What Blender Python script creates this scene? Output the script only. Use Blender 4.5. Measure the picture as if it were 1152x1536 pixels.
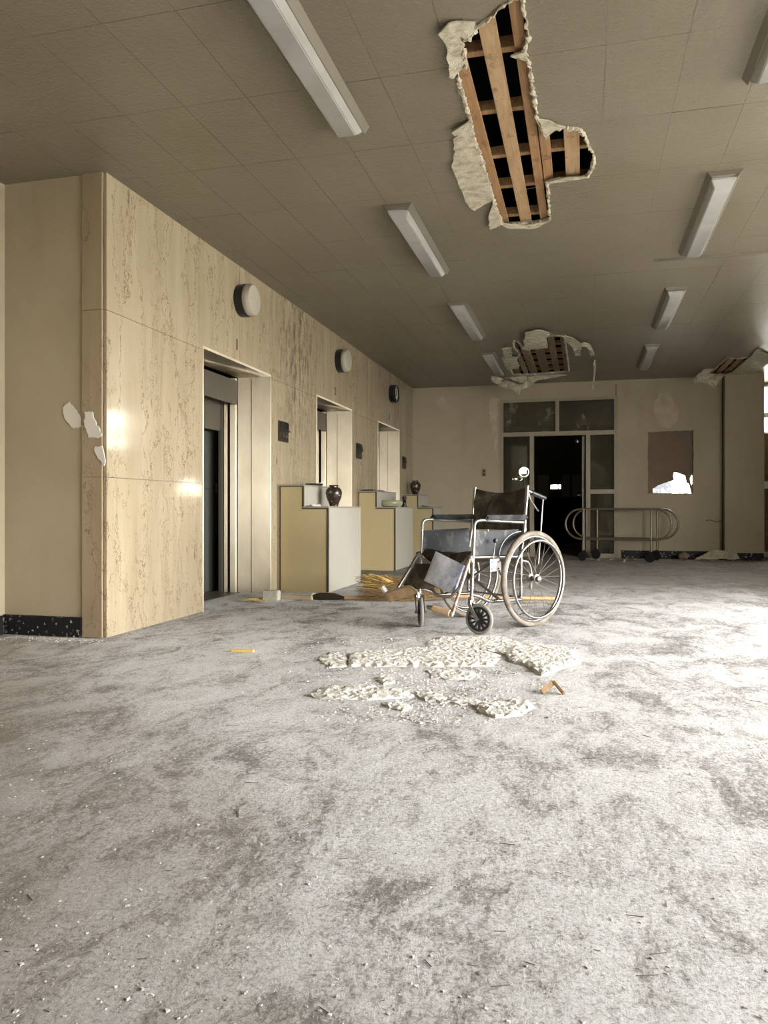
import bpy, bmesh, math, random
import numpy as np
from mathutils import Vector, Matrix, noise
from mathutils.geometry import delaunay_2d_cdt
random.seed(7)
for _o in list(bpy.data.objects): bpy.data.objects.remove(_o)
S = bpy.context.scene
COL = S.collection
PI = math.pi
# ------------------------------------------------------------------ camera
FP, HZ, CAMH = 1150.0, 763.0, 0.806        # focal length and horizon of a 1152x1536 frame
YAW = math.atan2(299, 1150)
cd = bpy.data.cameras.new('camera'); cam = bpy.data.objects.new('camera', cd); COL.objects.link(cam)
cam.location = (0, 0, CAMH); cam.rotation_euler = (PI/2, 0, YAW)
cd.sensor_width = 36; cd.sensor_fit = 'AUTO'; cd.lens = 36*FP/1536; cd.shift_y = -(768-HZ)/1536
cd.clip_start = 0.05; cd.clip_end = 200
S.camera = cam
# ------------------------------------------------------------------ world, light, exposure
W = bpy.data.worlds.new('sky'); S.world = W; W.use_nodes = True
bg = W.node_tree.nodes['Background']; bg.inputs[0].default_value = (1.0, 0.992, 0.98, 1); bg.inputs[1].default_value = 10.0
XR, YB, YF, XL, ZC = 4.0, -3.0, 13.05, -2.87, 2.9     # right wall, back wall, far wall, marble wall, ceiling
YE = 13.9                                               # end windows, in the recess behind the column
RWIN = [(-.6, 1.05), (1.2, 3.0), (3.15, 4.95), (5.1, 6.9)]                       # windows of the right wall (y ranges)
def portal(name, loc, rot, sx, sy):
    l = bpy.data.lights.new(name, 'AREA'); l.shape = 'RECTANGLE'; l.size = sx; l.size_y = sy
    l.cycles.is_portal = True
    o = bpy.data.objects.new(name, l); COL.objects.link(o); o.location = loc; o.rotation_euler = rot
for a, b in RWIN: portal('daylight_portal', (XR+0.1, (a+b)/2, 1.175), (0, PI/2, 0), 2.15, b-a)
portal('daylight_portal', ((2.74+XR)/2, YE+.16, 2.5), (-PI/2, 0, 0), 1.25, .8)
S.view_settings.view_transform = 'Standard'; S.view_settings.look = 'None'
S.view_settings.gamma = 1; S.view_settings.use_curve_mapping = False
S.view_settings.exposure = 2.08

# ------------------------------------------------------------------ helpers
_F = Vector((-math.sin(YAW), math.cos(YAW), 0)); _R = Vector((math.cos(YAW), math.sin(YAW), 0)); _C = Vector((0, 0, CAMH))
def _ray(px, py): return _F + _R*((px-576)/FP) + Vector((0, 0, (HZ-py)/FP))
def at_z(px, py, z): r = _ray(px, py); return _C + r*((z-CAMH)/r.z)
def at_x(px, py, x): r = _ray(px, py); return _C + r*(x/r.x)
def at_y(px, py, y): r = _ray(px, py); return _C + r*(y/r.y)

def box(bm, a, b, rot=None, at=None):
    v = [bm.verts.new((x, y, z)) for x in (a[0], b[0]) for y in (a[1], b[1]) for z in (a[2], b[2])]
    for f in ((0,1,3,2),(4,6,7,5),(0,4,5,1),(2,3,7,6),(0,2,6,4),(1,5,7,3)): bm.faces.new([v[i] for i in f])
    if rot is not None:
        for q in v: q.co = rot @ q.co
    if at is not None:
        for q in v: q.co += Vector(at)
    return v
def newbox(a, b): bm = bmesh.new(); box(bm, a, b); return bm
def fillet(pts, rad, k=5):
    pts = [Vector(p) for p in pts]; out = [pts[0]]
    for i in range(1, len(pts)-1):
        p, a, b = pts[i], pts[i-1], pts[i+1]
        r = rad[i-1] if isinstance(rad, (list, tuple)) else rad
        da, db = (a-p), (b-p); r2 = min(r, da.length*0.49, db.length*0.49)
        s, e = p+da.normalized()*r2, p+db.normalized()*r2
        for j in range(k+1):
            t = j/k; out.append(s*(1-t)**2 + p*2*t*(1-t) + e*t*t)
    out.append(pts[-1]); return out
def tube(bm, pts, r, n=10, closed=False, cap=True):
    pts = [Vector(p) for p in pts]; m = len(pts); rings = []
    up = None
    for i in range(m):
        if closed: t = (pts[(i+1) % m]-pts[i-1]).normalized()
        else: t = (pts[min(i+1, m-1)]-pts[max(i-1, 0)]).normalized()
        if up is None:
            up = Vector((0, 0, 1)) if abs(t.z) < 0.9 else Vector((1, 0, 0))
        side = t.cross(up).normalized(); up = side.cross(t).normalized()
        rr = r[i] if isinstance(r, (list, tuple)) else r
        rings.append([bm.verts.new(pts[i]+side*math.cos(2*PI*k/n)*rr+up*math.sin(2*PI*k/n)*rr) for k in range(n)])
    for i in range(m if closed else m-1):
        A, B = rings[i], rings[(i+1) % m]
        for k in range(n): bm.faces.new((A[k], A[(k+1) % n], B[(k+1) % n], B[k]))
    if cap and not closed: bm.faces.new(rings[0][::-1]); bm.faces.new(rings[-1])
    return bm
def lathe(bm, prof, n=32, axis='z', at=(0, 0, 0), cap=True):
    at = Vector(at); rings = []
    def P(r, h, a):
        c, s = r*math.cos(a), r*math.sin(a)
        return at + (Vector((c, s, h)) if axis == 'z' else Vector((h, c, s)) if axis == 'x' else Vector((s, h, c)))
    for r, h in prof: rings.append([bm.verts.new(P(r, h, 2*PI*k/n)) for k in range(n)])
    for i in range(len(prof)-1):
        for k in range(n): bm.faces.new((rings[i][k], rings[i][(k+1) % n], rings[i+1][(k+1) % n], rings[i+1][k]))
    if cap: bm.faces.new(rings[0][::-1]); bm.faces.new(rings[-1])
    return bm
def prism(bm, poly, z0, z1, M=None):
    lo = [bm.verts.new((p[0], p[1], z0)) for p in poly]; hi = [bm.verts.new((p[0], p[1], z1)) for p in poly]
    n = len(poly); bm.faces.new(lo[::-1]); bm.faces.new(hi)
    for i in range(n): bm.faces.new((lo[i], lo[(i+1) % n], hi[(i+1) % n], hi[i]))
    if M is not None:
        for v in lo+hi: v.co = M @ v.co
    return bm
def obj(name, bm, mat, parent=None, smooth=False, bevel=0, loc=None, rotz=None):
    if isinstance(bm, bmesh.types.BMesh):
        if bevel: bmesh.ops.bevel(bm, geom=[e for e in bm.edges], offset=bevel, segments=2, affect='EDGES', clamp_overlap=True)
        bmesh.ops.recalc_face_normals(bm, faces=bm.faces)
        me = bpy.data.meshes.new(name); bm.to_mesh(me); bm.free(); me.materials.append(mat)
        if smooth:
            me.polygons.foreach_set('use_smooth', [True]*len(me.polygons))
            try: me.set_sharp_from_angle(angle=math.radians(40))
            except Exception: pass
    else: me = bm
    o = bpy.data.objects.new(name, me); COL.objects.link(o)
    if parent: o.parent = parent
    if loc is not None: o.location = loc
    if rotz is not None: o.rotation_euler.z = rotz
    return o
def tag(o, label, cat, group=None, kind=None):
    o['label'] = label; o['category'] = cat
    if group: o['group'] = group
    if kind: o['kind'] = kind
    return o
def thing(name, label, cat, loc=(0, 0, 0), rotz=0, group=None):
    o = bpy.data.objects.new(name, None); COL.objects.link(o); o.location = loc; o.rotation_euler = (0, 0, rotz)
    return tag(o, label, cat, group)
def struct(o): o['kind'] = 'structure'; return o
def root(name):
    o = bpy.data.objects.new(name, None); COL.objects.link(o); o['kind'] = 'structure'; return o
def copy_tree(o, parent=None):
    c = o.copy(); COL.objects.link(c); c.parent = parent
    for ch in o.children: copy_tree(ch, c)
    return c
def inside(p, poly):
    x, y = p; r = False; j = len(poly)-1
    for i in range(len(poly)):
        xi, yi = poly[i]; xj, yj = poly[j]
        if (yi > y) != (yj > y) and x < (xj-xi)*(y-yi)/(yj-yi)+xi: r = not r
        j = i
    return r
def ragged(poly, step=0.03, amp=0.008, seed=0):
    out = []; rnd = random.Random(seed)
    for i in range(len(poly)):
        a, b = Vector(poly[i]).to_2d(), Vector(poly[(i+1) % len(poly)]).to_2d()
        n = max(1, int((b-a).length/step))
        for k in range(n):
            p = a.lerp(b, k/n); out.append((p.x+rnd.uniform(-amp, amp), p.y+rnd.uniform(-amp, amp)))
    return out
def region(outer, holes=(), grid=0, seed=1):
    """triangulates outer minus holes; returns verts2d and triangles"""
    V, E = [], []
    for poly in [outer]+list(holes):
        s = len(V); V += [Vector(p[:2]) for p in poly]; E += [(s+i, s+(i+1) % len(poly)) for i in range(len(poly))]
    if grid:
        xs = [p[0] for p in outer]; ys = [p[1] for p in outer]; rnd = random.Random(seed)
        x = min(xs)
        while x < max(xs):
            y = min(ys)
            while y < max(ys):
                q = (x+rnd.uniform(-.35, .35)*grid, y+rnd.uniform(-.35, .35)*grid)
                if inside(q, outer) and not any(inside(q, h) for h in holes): V.append(Vector(q))
                y += grid
            x += grid
    v, e, f, *_ = delaunay_2d_cdt(V, E, [], 0, 1e-6)
    T = []
    for t in f:
        c = sum((v[i] for i in t), Vector((0, 0)))/len(t)
        if inside(c, outer) and not any(inside(c, h) for h in holes): T.append(tuple(t))
    return v, T
def sheet(outer, holes=(), thick=0.012, fn=None, grid=0, seed=1, fn2=None):
    """a slab: fn(x,y,k) maps 2d to 3d, k = 0 front face, 1 back face"""
    v, T = region(outer, holes, grid, seed)
    bm = bmesh.new()
    A = [bm.verts.new(fn(p.x, p.y, 0)) for p in v]; B = [bm.verts.new(fn(p.x, p.y, 1)) for p in v]
    cnt = {}
    for t in T:
        for i in range(len(t)):
            a, b = t[i], t[(i+1) % len(t)]; cnt[(a, b)] = 1
    for t in T:
        bm.faces.new([A[i] for i in t]); bm.faces.new([B[i] for i in reversed(t)])
    for (a, b) in list(cnt):
        if (b, a) not in cnt: bm.faces.new((A[b], A[a], B[a], B[b]))
    bmesh.ops.delete(bm, geom=[q for q in bm.verts if not q.link_faces], context='VERTS')
    return bm

# ------------------------------------------------------------------ materials
def mat(name, base=(.5, .5, .5), rough=.6, metal=0, spec=.5, build=None, **kw):
    m = bpy.data.materials.new(name); m.use_nodes = True; nt = m.node_tree; b = nt.nodes['Principled BSDF']
    b.inputs['Base Color'].default_value = (*base, 1); b.inputs['Roughness'].default_value = rough
    b.inputs['Metallic'].default_value = metal; b.inputs['Specular IOR Level'].default_value = spec
    for k, v in kw.items(): b.inputs[k.replace('_', ' ')].default_value = v
    if build: build(Nodes(nt, b))
    return m
class Nodes:
    def __init__(s, nt, b): s.nt, s.b = nt, b
    def n(s, t, **kw):
        x = s.nt.nodes.new(t)
        for k, v in kw.items(): setattr(x, k, v)
        return x
    def l(s, a, b): s.nt.links.new(a, b)
    def pos(s, scale=(1, 1, 1), obj=False, rot=(0, 0, 0)):
        if obj: src = s.n('ShaderNodeTexCoord').outputs['Object']
        else: src = s.n('ShaderNodeNewGeometry').outputs['Position']
        m = s.n('ShaderNodeMapping'); m.inputs['Scale'].default_value = scale; m.inputs['Rotation'].default_value = rot
        s.l(src, m.inputs['Vector']); return m.outputs[0]
    def noise(s, vec, scale, detail=6, rough=.6, dist=0, out='Fac'):
        x = s.n('ShaderNodeTexNoise'); x.inputs['Scale'].default_value = scale; x.inputs['Detail'].default_value = detail
        x.inputs['Roughness'].default_value = rough; x.inputs['Distortion'].default_value = dist
        s.l(vec, x.inputs['Vector']); return x.outputs[out]
    def voro(s, vec, scale, feature='F1', out='Distance', rnd=1):
        x = s.n('ShaderNodeTexVoronoi', feature=feature); x.inputs['Scale'].default_value = scale; x.inputs['Randomness'].default_value = rnd
        s.l(vec, x.inputs['Vector']); return x.outputs[out]
    def ramp(s, fac, stops, interp='LINEAR'):
        x = s.n('ShaderNodeValToRGB'); cr = x.color_ramp; cr.interpolation = interp
        while len(cr.elements) < len(stops): cr.elements.new(.5)
        for e, (p, c) in zip(cr.elements, stops):
            e.position = p; e.color = (c, c, c, 1) if isinstance(c, (int, float)) else (*c, 1)
        s.l(fac, x.inputs[0]); return x.outputs[0]
    def mix(s, fac, a, b, mode='MIX'):
        x = s.n('ShaderNodeMix', data_type='RGBA', blend_type=mode)
        for i, v in ((0, fac), (6, a), (7, b)):
            if isinstance(v, (int, float)): x.inputs[i].default_value = v
            elif isinstance(v, tuple): x.inputs[i].default_value = (*v, 1)
            else: s.l(v, x.inputs[i])
        return x.outputs[2]
    def math(s, op, a, b=None):
        x = s.n('ShaderNodeMath', operation=op)
        for i, v in ((0, a), (1, b)):
            if v is None: continue
            if isinstance(v, (int, float)): x.inputs[i].default_value = v
            else: s.l(v, x.inputs[i])
        return x.outputs[0]
    def bump(s, h, dist=.002, strength=1):
        x = s.n('ShaderNodeBump'); x.inputs['Distance'].default_value = dist; x.inputs['Strength'].default_value = strength
        s.l(h, x.inputs['Height']); s.l(x.outputs[0], s.b.inputs['Normal'])
    def color(s, c): s.l(c, s.b.inputs['Base Color'])
    def rough(s, c): s.l(c, s.b.inputs['Roughness'])

def b_floor(N):
    p = N.pos(); ps = N.pos((1.5, .9, 1), rot=(0, 0, .5)); pt = N.pos((1.9, .9, 1), rot=(0, 0, -.6))
    big = N.noise(p, .9, 4, .6, .4); med = N.noise(ps, 3.2, 8, .68, 1.0); fine = N.noise(pt, 22, 8, .75, .8); gr = N.noise(p, 120, 4, .7)
    flake = N.noise(N.pos((1.3, 1, 1), rot=(0, 0, .2)), 48, 10, .8, 1.2)
    a = N.math('ADD', N.math('MULTIPLY', big, .45), N.math('MULTIPLY', med, .75))
    a = N.math('ADD', a, N.math('ADD', N.math('MULTIPLY', fine, .45), N.math('MULTIPLY', flake, .75)))
    c = N.ramp(N.math('SUBTRACT', a, .7), [(.33, (.25, .235, .22)), (.41, (.40, .38, .365)), (.46, (.60, .585, .57)), (.53, (.77, .765, .76)), (.66, (.87, .868, .868))])
    mic = N.ramp(N.noise(p, 105, 9, .82, .6), [(.42, .50), (.47, .86), (.53, 1.)]); c = N.mix(1.0, c, mic, 'MULTIPLY')
    spk = N.ramp(N.noise(p, 70, 3, .5), [(.26, 1.0), (.30, 0.0)])
    c = N.mix(N.math('MULTIPLY', spk, .7), c, (.14, .12, .10))
    # noise-edged brown towards the front left corner, then towards the far end
    sx = N.n('ShaderNodeSeparateXYZ'); N.l(N.n('ShaderNodeNewGeometry').outputs['Position'], sx.inputs[0])
    d = N.math('ADD', N.math('MULTIPLY', N.noise(p, 1.3, 5, .6), 1.2), N.math('MULTIPLY', sx.outputs[0], -.6))
    d = N.math('SUBTRACT', d, N.math('MULTIPLY', sx.outputs[1], .55))
    g = N.ramp(d, [(.0, 0.), (.5, .6)])
    c = N.mix(g, c, (.27, .22, .165))
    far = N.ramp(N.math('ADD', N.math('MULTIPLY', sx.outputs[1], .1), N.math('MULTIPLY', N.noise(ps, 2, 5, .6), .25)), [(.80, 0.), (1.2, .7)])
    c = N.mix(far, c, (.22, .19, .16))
    N.color(c)
    h = N.math('ADD', N.math('MULTIPLY', med, .5), N.math('ADD', N.math('MULTIPLY', fine, 1.0), N.math('MULTIPLY', flake, 1.0)))
    N.bump(h, .014, 1)
M_floor = mat('plaster_dust_floor', rough=.85, spec=.25, build=b_floor)
def b_ceil(N):
    p = N.pos(); c = N.mix(N.ramp(N.noise(p, 1.1, 5, .6), [(.35, 0.), (.7, 1.)]), (.155, .132, .09), (.185, .16, .117)); 
    st = N.ramp(N.noise(p, .55, 6, .65, .6), [(.60, 0.), (.72, .5)]); c = N.mix(st, c, (.15, .12, .075))
    spot = N.ramp(N.voro(p, 38), [(.07, 1.), (.12, 0.)]); c = N.mix(N.math('MULTIPLY', spot, N.math('MULTIPLY', N.ramp(N.noise(p, 14), [(.45, 0.), (.55, 1.)]), .6)), c, (.07, .055, .035)); N.color(c)
    h = N.math('ADD', N.noise(p, 110, 4, .6), N.math('MULTIPLY', N.noise(p, 7, 3, .5), 1.0)); h = N.math('ADD', h, N.math('MULTIPLY', N.noise(p, 45, 3, .5), 1.6)); N.bump(h, .0035, .6)
M_ceil = mat('painted_ceiling_board', rough=.3, spec=.5, build=b_ceil)
M_ceil_joint = mat('ceiling_joint', (.24, .21, .15), .8)
M_plaster = mat('torn_plaster', rough=.95, spec=.1, build=lambda N: (N.color(N.ramp(N.noise(N.pos(), 16, 6, .7), [(.35, (.32, .28, .20)), (.62, (.52, .48, .38))])), N.bump(N.noise(N.pos(), 90, 5, .7), .008, 1)))
def b_wall(N):
    p = N.pos(); c = N.mix(N.ramp(N.noise(p, .8, 6, .65), [(.35, 0.), (.68, 1.)]), (.345, .29, .20), (.395, .34, .243))
    s = N.ramp(N.noise(N.pos((2.5, 2.5, .5)), 1.1, 6, .6), [(.55, 0.), (.75, .35)]); c = N.mix(s, c, (.29, .23, .145)); N.color(c)
    N.bump(N.noise(p, 180, 3, .6), .002, .8)
M_wall = mat('beige_painted_plaster', rough=.7, spec=.3, build=b_wall)
def b_marble(c1=(.32, .262, .172), c2=(.40, .335, .232), ca=1.0):
  def f(N):
    p = N.pos((1, 1, .13)); w = N.n('ShaderNodeVectorMath', operation='ADD')
    nz = N.noise(N.pos((1, 1, .6)), 4.5, 6, .65, 0, 'Color'); sc = N.n('ShaderNodeVectorMath', operation='SCALE'); sc.inputs['Scale'].default_value = .30
    N.l(nz, sc.inputs[0]); N.l(p, w.inputs[0]); N.l(sc.outputs[0], w.inputs[1])
    base = N.mix(N.ramp(N.noise(N.pos((3, 3, .35)), 2.2, 7, .6), [(.3, 0.), (.7, 1.)]), c1, c2)
    v1 = N.ramp(N.voro(w.outputs[0], 4.2, 'DISTANCE_TO_EDGE'), [(0., 1.), (.004, .85), (.014, 0.)])
    v2 = N.ramp(N.voro(w.outputs[0], 10, 'DISTANCE_TO_EDGE'), [(0., .9), (.020, 0.)])
    gate = N.ramp(N.noise(N.pos((1.6, 1.6, .3)), 1.9, 3, .6), [(.40, 0.), (.52, 1.)])
    brk = N.ramp(N.noise(N.pos((1, 1, 1)), 8, 5, .6), [(.36, .2), (.52, 1.)])
    v = N.math('MULTIPLY', N.math('MAXIMUM', v1, N.math('MULTIPLY', v2, gate)), brk)
    c = N.mix(N.math('MULTIPLY', v, .9), base, (.135, .09, .05))
    fl = N.ramp(N.noise(N.pos((9, 9, 1.6)), 3.2, 3, .5), [(.70, 0.), (.74, .8)]); c = N.mix(N.math('MULTIPLY', fl, gate), c, (.16, .11, .06))
    yl = N.ramp(N.noise(N.pos((4, 4, .3)), 3.5, 4, .6), [(.55, 0.), (.8, .6)]); c = N.mix(yl, c, (c1[0]*.9, c1[1]*.8, c1[2]*.65))
    sx = N.n('ShaderNodeSeparateXYZ'); N.l(N.n('ShaderNodeNewGeometry').outputs['Position'], sx.inputs[0])
    dy = N.math('ABSOLUTE', N.math('SUBTRACT', sx.outputs[1], 7.5)); band = N.ramp(dy, [(.08, 1.), (.8, 0.)])
    hi = N.ramp(N.math('MULTIPLY', sx.outputs[2], .34), [(.42, 0.), (.66, 1.)])
    sp = N.ramp(N.noise(N.pos((2.2, 2.2, .8)), 6, 8, .8), [(.47, 0.), (.62, 1.)])
    c = N.mix(N.math('MULTIPLY', N.math('MULTIPLY', band, hi), N.math('MULTIPLY', sp, .85)), c, (.07, .05, .03))
    N.color(c); N.rough(N.ramp(N.noise(N.pos(), 2.5, 4, .5), [(.3, .07), (.75, .14)]))
  return f
M_marble = mat('veined_cream_marble', rough=.2, spec=.4, build=b_marble())
M_marble_edge = mat('brownish_marble_edge', rough=.3, build=b_marble((.27, .21, .135), (.34, .27, .18)))
def b_terr(N):
    c = N.ramp(N.voro(N.pos(), 60, 'F1', 'Color'), [(.80, (.012, .012, .013)), (.9, (.35, .34, .31))]); N.color(c)
M_terrazzo = mat('black_speckled_stone', rough=.5, spec=.2, build=b_terr)
def b_steel(N):
    t = N.n('ShaderNodeTangent', direction_type='RADIAL', axis='Z'); N.l(t.outputs[0], N.b.inputs['Tangent'])
    N.b.inputs['Anisotropic'].default_value = .9; N.b.inputs['Anisotropic Rotation'].default_value = .0
    N.color(N.ramp(N.noise(N.pos((1, 1, .6)), 4, 5, .6), [(.3, (.54, .475, .355)), (.7, (.68, .61, .48))]))
    N.bump(N.noise(N.pos((60, 60, .6)), 6, 3, .6), .0006, .5)
M_steel = mat('brushed_steel', rough=.6, metal=1, build=b_steel)
M_liftdoor = mat('grey_green_lift_door', (.10, .105, .09), .45, metal=.3, build=lambda N: N.bump(N.noise(N.pos((30, 30, 1)), 8), .0005, .4))
M_lifthead = mat('grey_header_steel', (.14, .125, .10), .45, metal=.5)
M_dark = mat('black_gap', (.01, .01, .01), .9, spec=.1)
M_attic = mat('dark_attic', (.012, .012, .014), .95, spec=.05)
def b_wood(c1, c2, c3, sc=(8, .6, 8)):
    def f(N):
        p = N.pos(sc); g = N.noise(p, 4, 8, .65, 1.5); c = N.ramp(g, [(.3, c1), (.55, c2), (.75, c3)])
        k = N.ramp(N.noise(N.pos((1.4, 1, 1)), 9, 4, .6), [(.58, 0.), (.68, .65)]); N.color(N.mix(k, c, tuple(x*.45 for x in c1)))
    return f
M_lath = mat('old_pine', rough=.7, build=b_wood((.18, .09, .035), (.28, .16, .07), (.35, .22, .105)))
M_lath_pale = mat('pale_pine', rough=.7, build=b_wood((.24, .145, .07), (.33, .22, .115), (.39, .28, .165)))
M_lath_grey = mat('grimy_brown_lath', rough=.8, build=b_wood((.10, .065, .035), (.19, .13, .075), (.27, .20, .13)))
M_joist = mat('dark_joist_wood', rough=.8, build=b_wood((.14, .08, .035), (.22, .13, .06), (.30, .19, .09), (.6, 8, 8)))
M_fixture = mat('aged_enamel_fixture', (.18, .16, .125), .4, metal=.3)
M_diff = mat('dusty_white_diffuser', rough=.3, build=lambda N: N.color(N.ramp(N.noise(N.pos(), 5, 5, .6), [(.3, (.26, .25, .23)), (.7, (.33, .325, .305))])))
M_lampface = mat('opal_lamp_face', (.42, .39, .32), .35)
M_black = mat('black_plastic', (.012, .012, .012), .35)
M_rubber = mat('matt_black_rubber', (.012, .012, .012), .85, spec=.1)
M_bronze = mat('dark_bronze_plate', (.07, .06, .04), .45, metal=.6)
def b_lam(c1, c2):
    def f(N):
        c = N.ramp(N.noise(N.pos((1, 1, .5)), 1.5, 5, .6), [(.3, c1), (.7, c2)])
        d = N.ramp(N.noise(N.pos((2.5, 2.5, 1)), 5, 6, .7), [(.66, 0.), (.75, .55)]); N.color(N.mix(d, c, tuple(x*.5 for x in c1)))
    return f
M_yellow = mat('yellowed_laminate', rough=.4, build=b_lam((.415, .335, .18), (.47, .39, .225)))
M_white = mat('white_laminate', rough=.4, build=b_lam((.38, .36, .295), (.44, .42, .36)))
M_trim = mat('brown_edge_trim', (.06, .045, .03), .6)
M_topgrey = mat('grey_stone_top', (.27, .25, .21), .5)
M_glaze = mat('dark_brown_glaze', rough=.22, build=lambda N: N.color(N.ramp(N.noise(N.pos(), 26, 4, .6), [(.58, (.035, .022, .014)), (.66, (.30, .25, .17))])))
M_celadon = mat('green_glazed_ceramic', (.25, .26, .15), .25)
M_ceramic = mat('dusty_white_ceramic', (.62, .60, .52), .4)
M_paper = mat('white_paper', (.75, .73, .67), .8)
M_frame = mat('beige_door_frame', rough=.5, build=lambda N: N.color(N.ramp(N.noise(N.pos(), 5, 5, .6), [(.3, (.25, .215, .15)), (.7, (.31, .265, .19))])))
def glass(name, tint, alpha, rough=.04):
    def f(N):
        g = N.n('ShaderNodeBsdfGlossy'); g.inputs['Roughness'].default_value = rough
        t = N.n('ShaderNodeBsdfTransparent'); t.inputs[0].default_value = (*tint, 1); mx = N.n('ShaderNodeMixShader'); lw = N.n('ShaderNodeLayerWeight'); lw.inputs[0].default_value = .5; fq = N.math('ADD', N.math('MULTIPLY', N.math('POWER', lw.outputs['Facing'], 5), .9), .02)
        N.l(fq, mx.inputs[0]); N.l(t.outputs[0], mx.inputs[1]); N.l(g.outputs[0], mx.inputs[2])
        out = [x for x in N.nt.nodes if x.type == 'OUTPUT_MATERIAL'][0]
        if alpha:
            d = N.n('ShaderNodeBsdfDiffuse'); m2 = N.n('ShaderNodeMixShader')
            N.l(N.ramp(N.noise(N.pos((1, 1, .8)), 3.5, 7, .7, .6), [(.50, alpha*.35), (.60, alpha)]), m2.inputs[0])
            d.inputs[0].default_value = (.20, .185, .13, 1); N.l(mx.outputs[0], m2.inputs[1]); N.l(d.outputs[0], m2.inputs[2]); N.l(m2.outputs[0], out.inputs[0])
        else: N.l(mx.outputs[0], out.inputs[0])
    return mat(name, build=f)
M_glass = glass('window_glass', (.98, .975, .965), 0)
M_glass_dirty = glass('grimy_transom_glass', (.5, .5, .45), .6)
M_glass_dark = glass('dusty_sidelight_glass', (.75, .75, .7), .22)
M_brown = mat('brown_hardboard', rough=.8, build=lambda N: (N.color(N.ramp(N.noise(N.pos(), 3, 5, .6), [(.3, (.15, .105, .07)), (.7, (.19, .135, .09))])), N.bump(N.noise(N.pos(), 60), .002, .5)))
M_panelwood = mat('weathered_wood_panel', rough=.7, build=b_wood((.10, .062, .028), (.17, .11, .05), (.25, .17, .08), (8, 8, .6)))
M_whitepaint = mat('white_painted_frame', (.62, .60, .56), .5)
M_mirror = mat('polished_mirror', (.85, .85, .85), .03, metal=1)
def b_chrome(N):
    N.rough(N.ramp(N.noise(N.pos(obj=True), 14, 5, .6), [(.35, .25), (.7, .5)]))
    c = N.mix(N.ramp(N.noise(N.pos(obj=True), 9, 6, .65), [(.62, 0.), (.7, .8)]), (.23, .22, .205), (.17, .12, .085)); N.color(c)
M_chrome = mat('dusty_chrome', rough=.25, metal=.9, build=b_chrome)
M_rust = mat('rusty_chrome', rough=.5, metal=.5, build=lambda N: N.color(N.ramp(N.noise(N.pos(obj=True), 22, 5, .6), [(.45, (.40, .38, .36)), (.55, (.26, .12, .07))])))
M_spoke = mat('dull_brown_spoke', (.13, .105, .08), .6, metal=.3)
M_vinyl = mat('black_dusty_vinyl', rough=.5, spec=.2, build=lambda N: (N.color(N.ramp(N.noise(N.pos(obj=True), 5, 7, .65, .8), [(.46, (.022, .018, .014)), (.70, (.16, .13, .09))])), N.bump(N.noise(N.pos(obj=True), 9, 4, .5), .012, .5)))
M_skirt = mat('smudged_navy_vinyl', rough=.5, spec=.2, build=lambda N: N.color(N.ramp(N.noise(N.pos(obj=True), 7, 5, .6, 1.2), [(.50, (.018, .019, .023)), (.72, (.10, .10, .095))])))
M_pad = mat('padded_black_armrest', rough=.6, spec=.12, build=lambda N: N.color(N.ramp(N.noise(N.pos(obj=True), 12, 4, .6), [(.45, (.012, .012, .014)), (.75, (.06, .06, .06))])))
M_bluepad = mat('scuffed_blue_grey_vinyl', rough=.42, build=lambda N: (N.color(N.ramp(N.noise(N.pos(obj=True), 6, 8, .75), [(.30, (.07, .08, .13)), (.44, (.25, .27, .33)), (.64, (.48, .495, .53))])), N.bump(N.noise(N.pos(obj=True), 120, 3), .001, .6)))
M_tyre = mat('dusty_grey_tyre', rough=.8, build=lambda N: N.color(N.ramp(N.noise(N.pos(obj=True), 8, 6, .7), [(.38, (.11, .085, .055)), (.6, (.23, .205, .17))])))
M_tyredark = mat('grey_rubber', (.22, .21, .19), .7)
M_plateal = mat('white_metal_plate', (.50, .50, .48), .4, metal=.2)
M_cork = mat('worn_brown_rubber_sleeve', rough=.7, build=lambda N: N.color(N.ramp(N.noise(N.pos(obj=True), 12, 5, .6), [(.3, (.38, .24, .13)), (.7, (.60, .44, .29))])))
M_straw = mat('brown_twig_bristles', rough=.8, build=lambda N: N.color(N.ramp(N.noise(N.pos(), 30, 4, .6), [(.3, (.10, .06, .02)), (.7, (.26, .16, .06))])))
M_strawy = mat('yellow_straw_tips', rough=.7, build=lambda N: N.color(N.ramp(N.noise(N.pos(), 40, 4, .6), [(.3, (.55, .33, .05)), (.7, (.80, .58, .16))])))
M_stick = mat('orange_wood_handle', rough=.6, build=b_wood((.42, .21, .09), (.58, .33, .16), (.68, .44, .24), (1, 8, 8)))
M_yel = mat('yellow_plastic_wrapper', (.70, .46, .08), .45)
M_whitefoam = mat('dusty_white_foam', rough=.9, build=lambda N: (N.color(N.ramp(N.noise(N.pos(), 20, 5, .6), [(.3, (.38, .36, .29)), (.7, (.50, .475, .40))])), N.bump(N.noise(N.pos(), 60), .004, .8)))
M_rubble = mat('crumbled_plaster', rough=.95, spec=.1, build=lambda N: (N.color(N.ramp(N.noise(N.pos(), 26, 7, .75), [(.30, (.40, .35, .26)), (.44, (.74, .71, .65)), (.6, (.82, .81, .78))])), N.bump(N.noise(N.pos(), 150, 5, .7), .012, 1)))
M_chipm = mat('white_chips', (.74, .72, .68), .9)
M_twig = mat('dry_twig', (.14, .10, .07), .9)
M_leaf = mat('hedge_leaves', rough=.6, build=lambda N: N.color(N.ramp(N.noise(N.pos(), 6, 5, .6), [(.35, (.10, .14, .03)), (.65, (.34, .38, .10))])))
M_ground = mat('outdoor_paving', (.33, .32, .29), .9)
M_outwall = mat('pale_sky_dimming_wall', (.8, .8, .74), .8)

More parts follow.
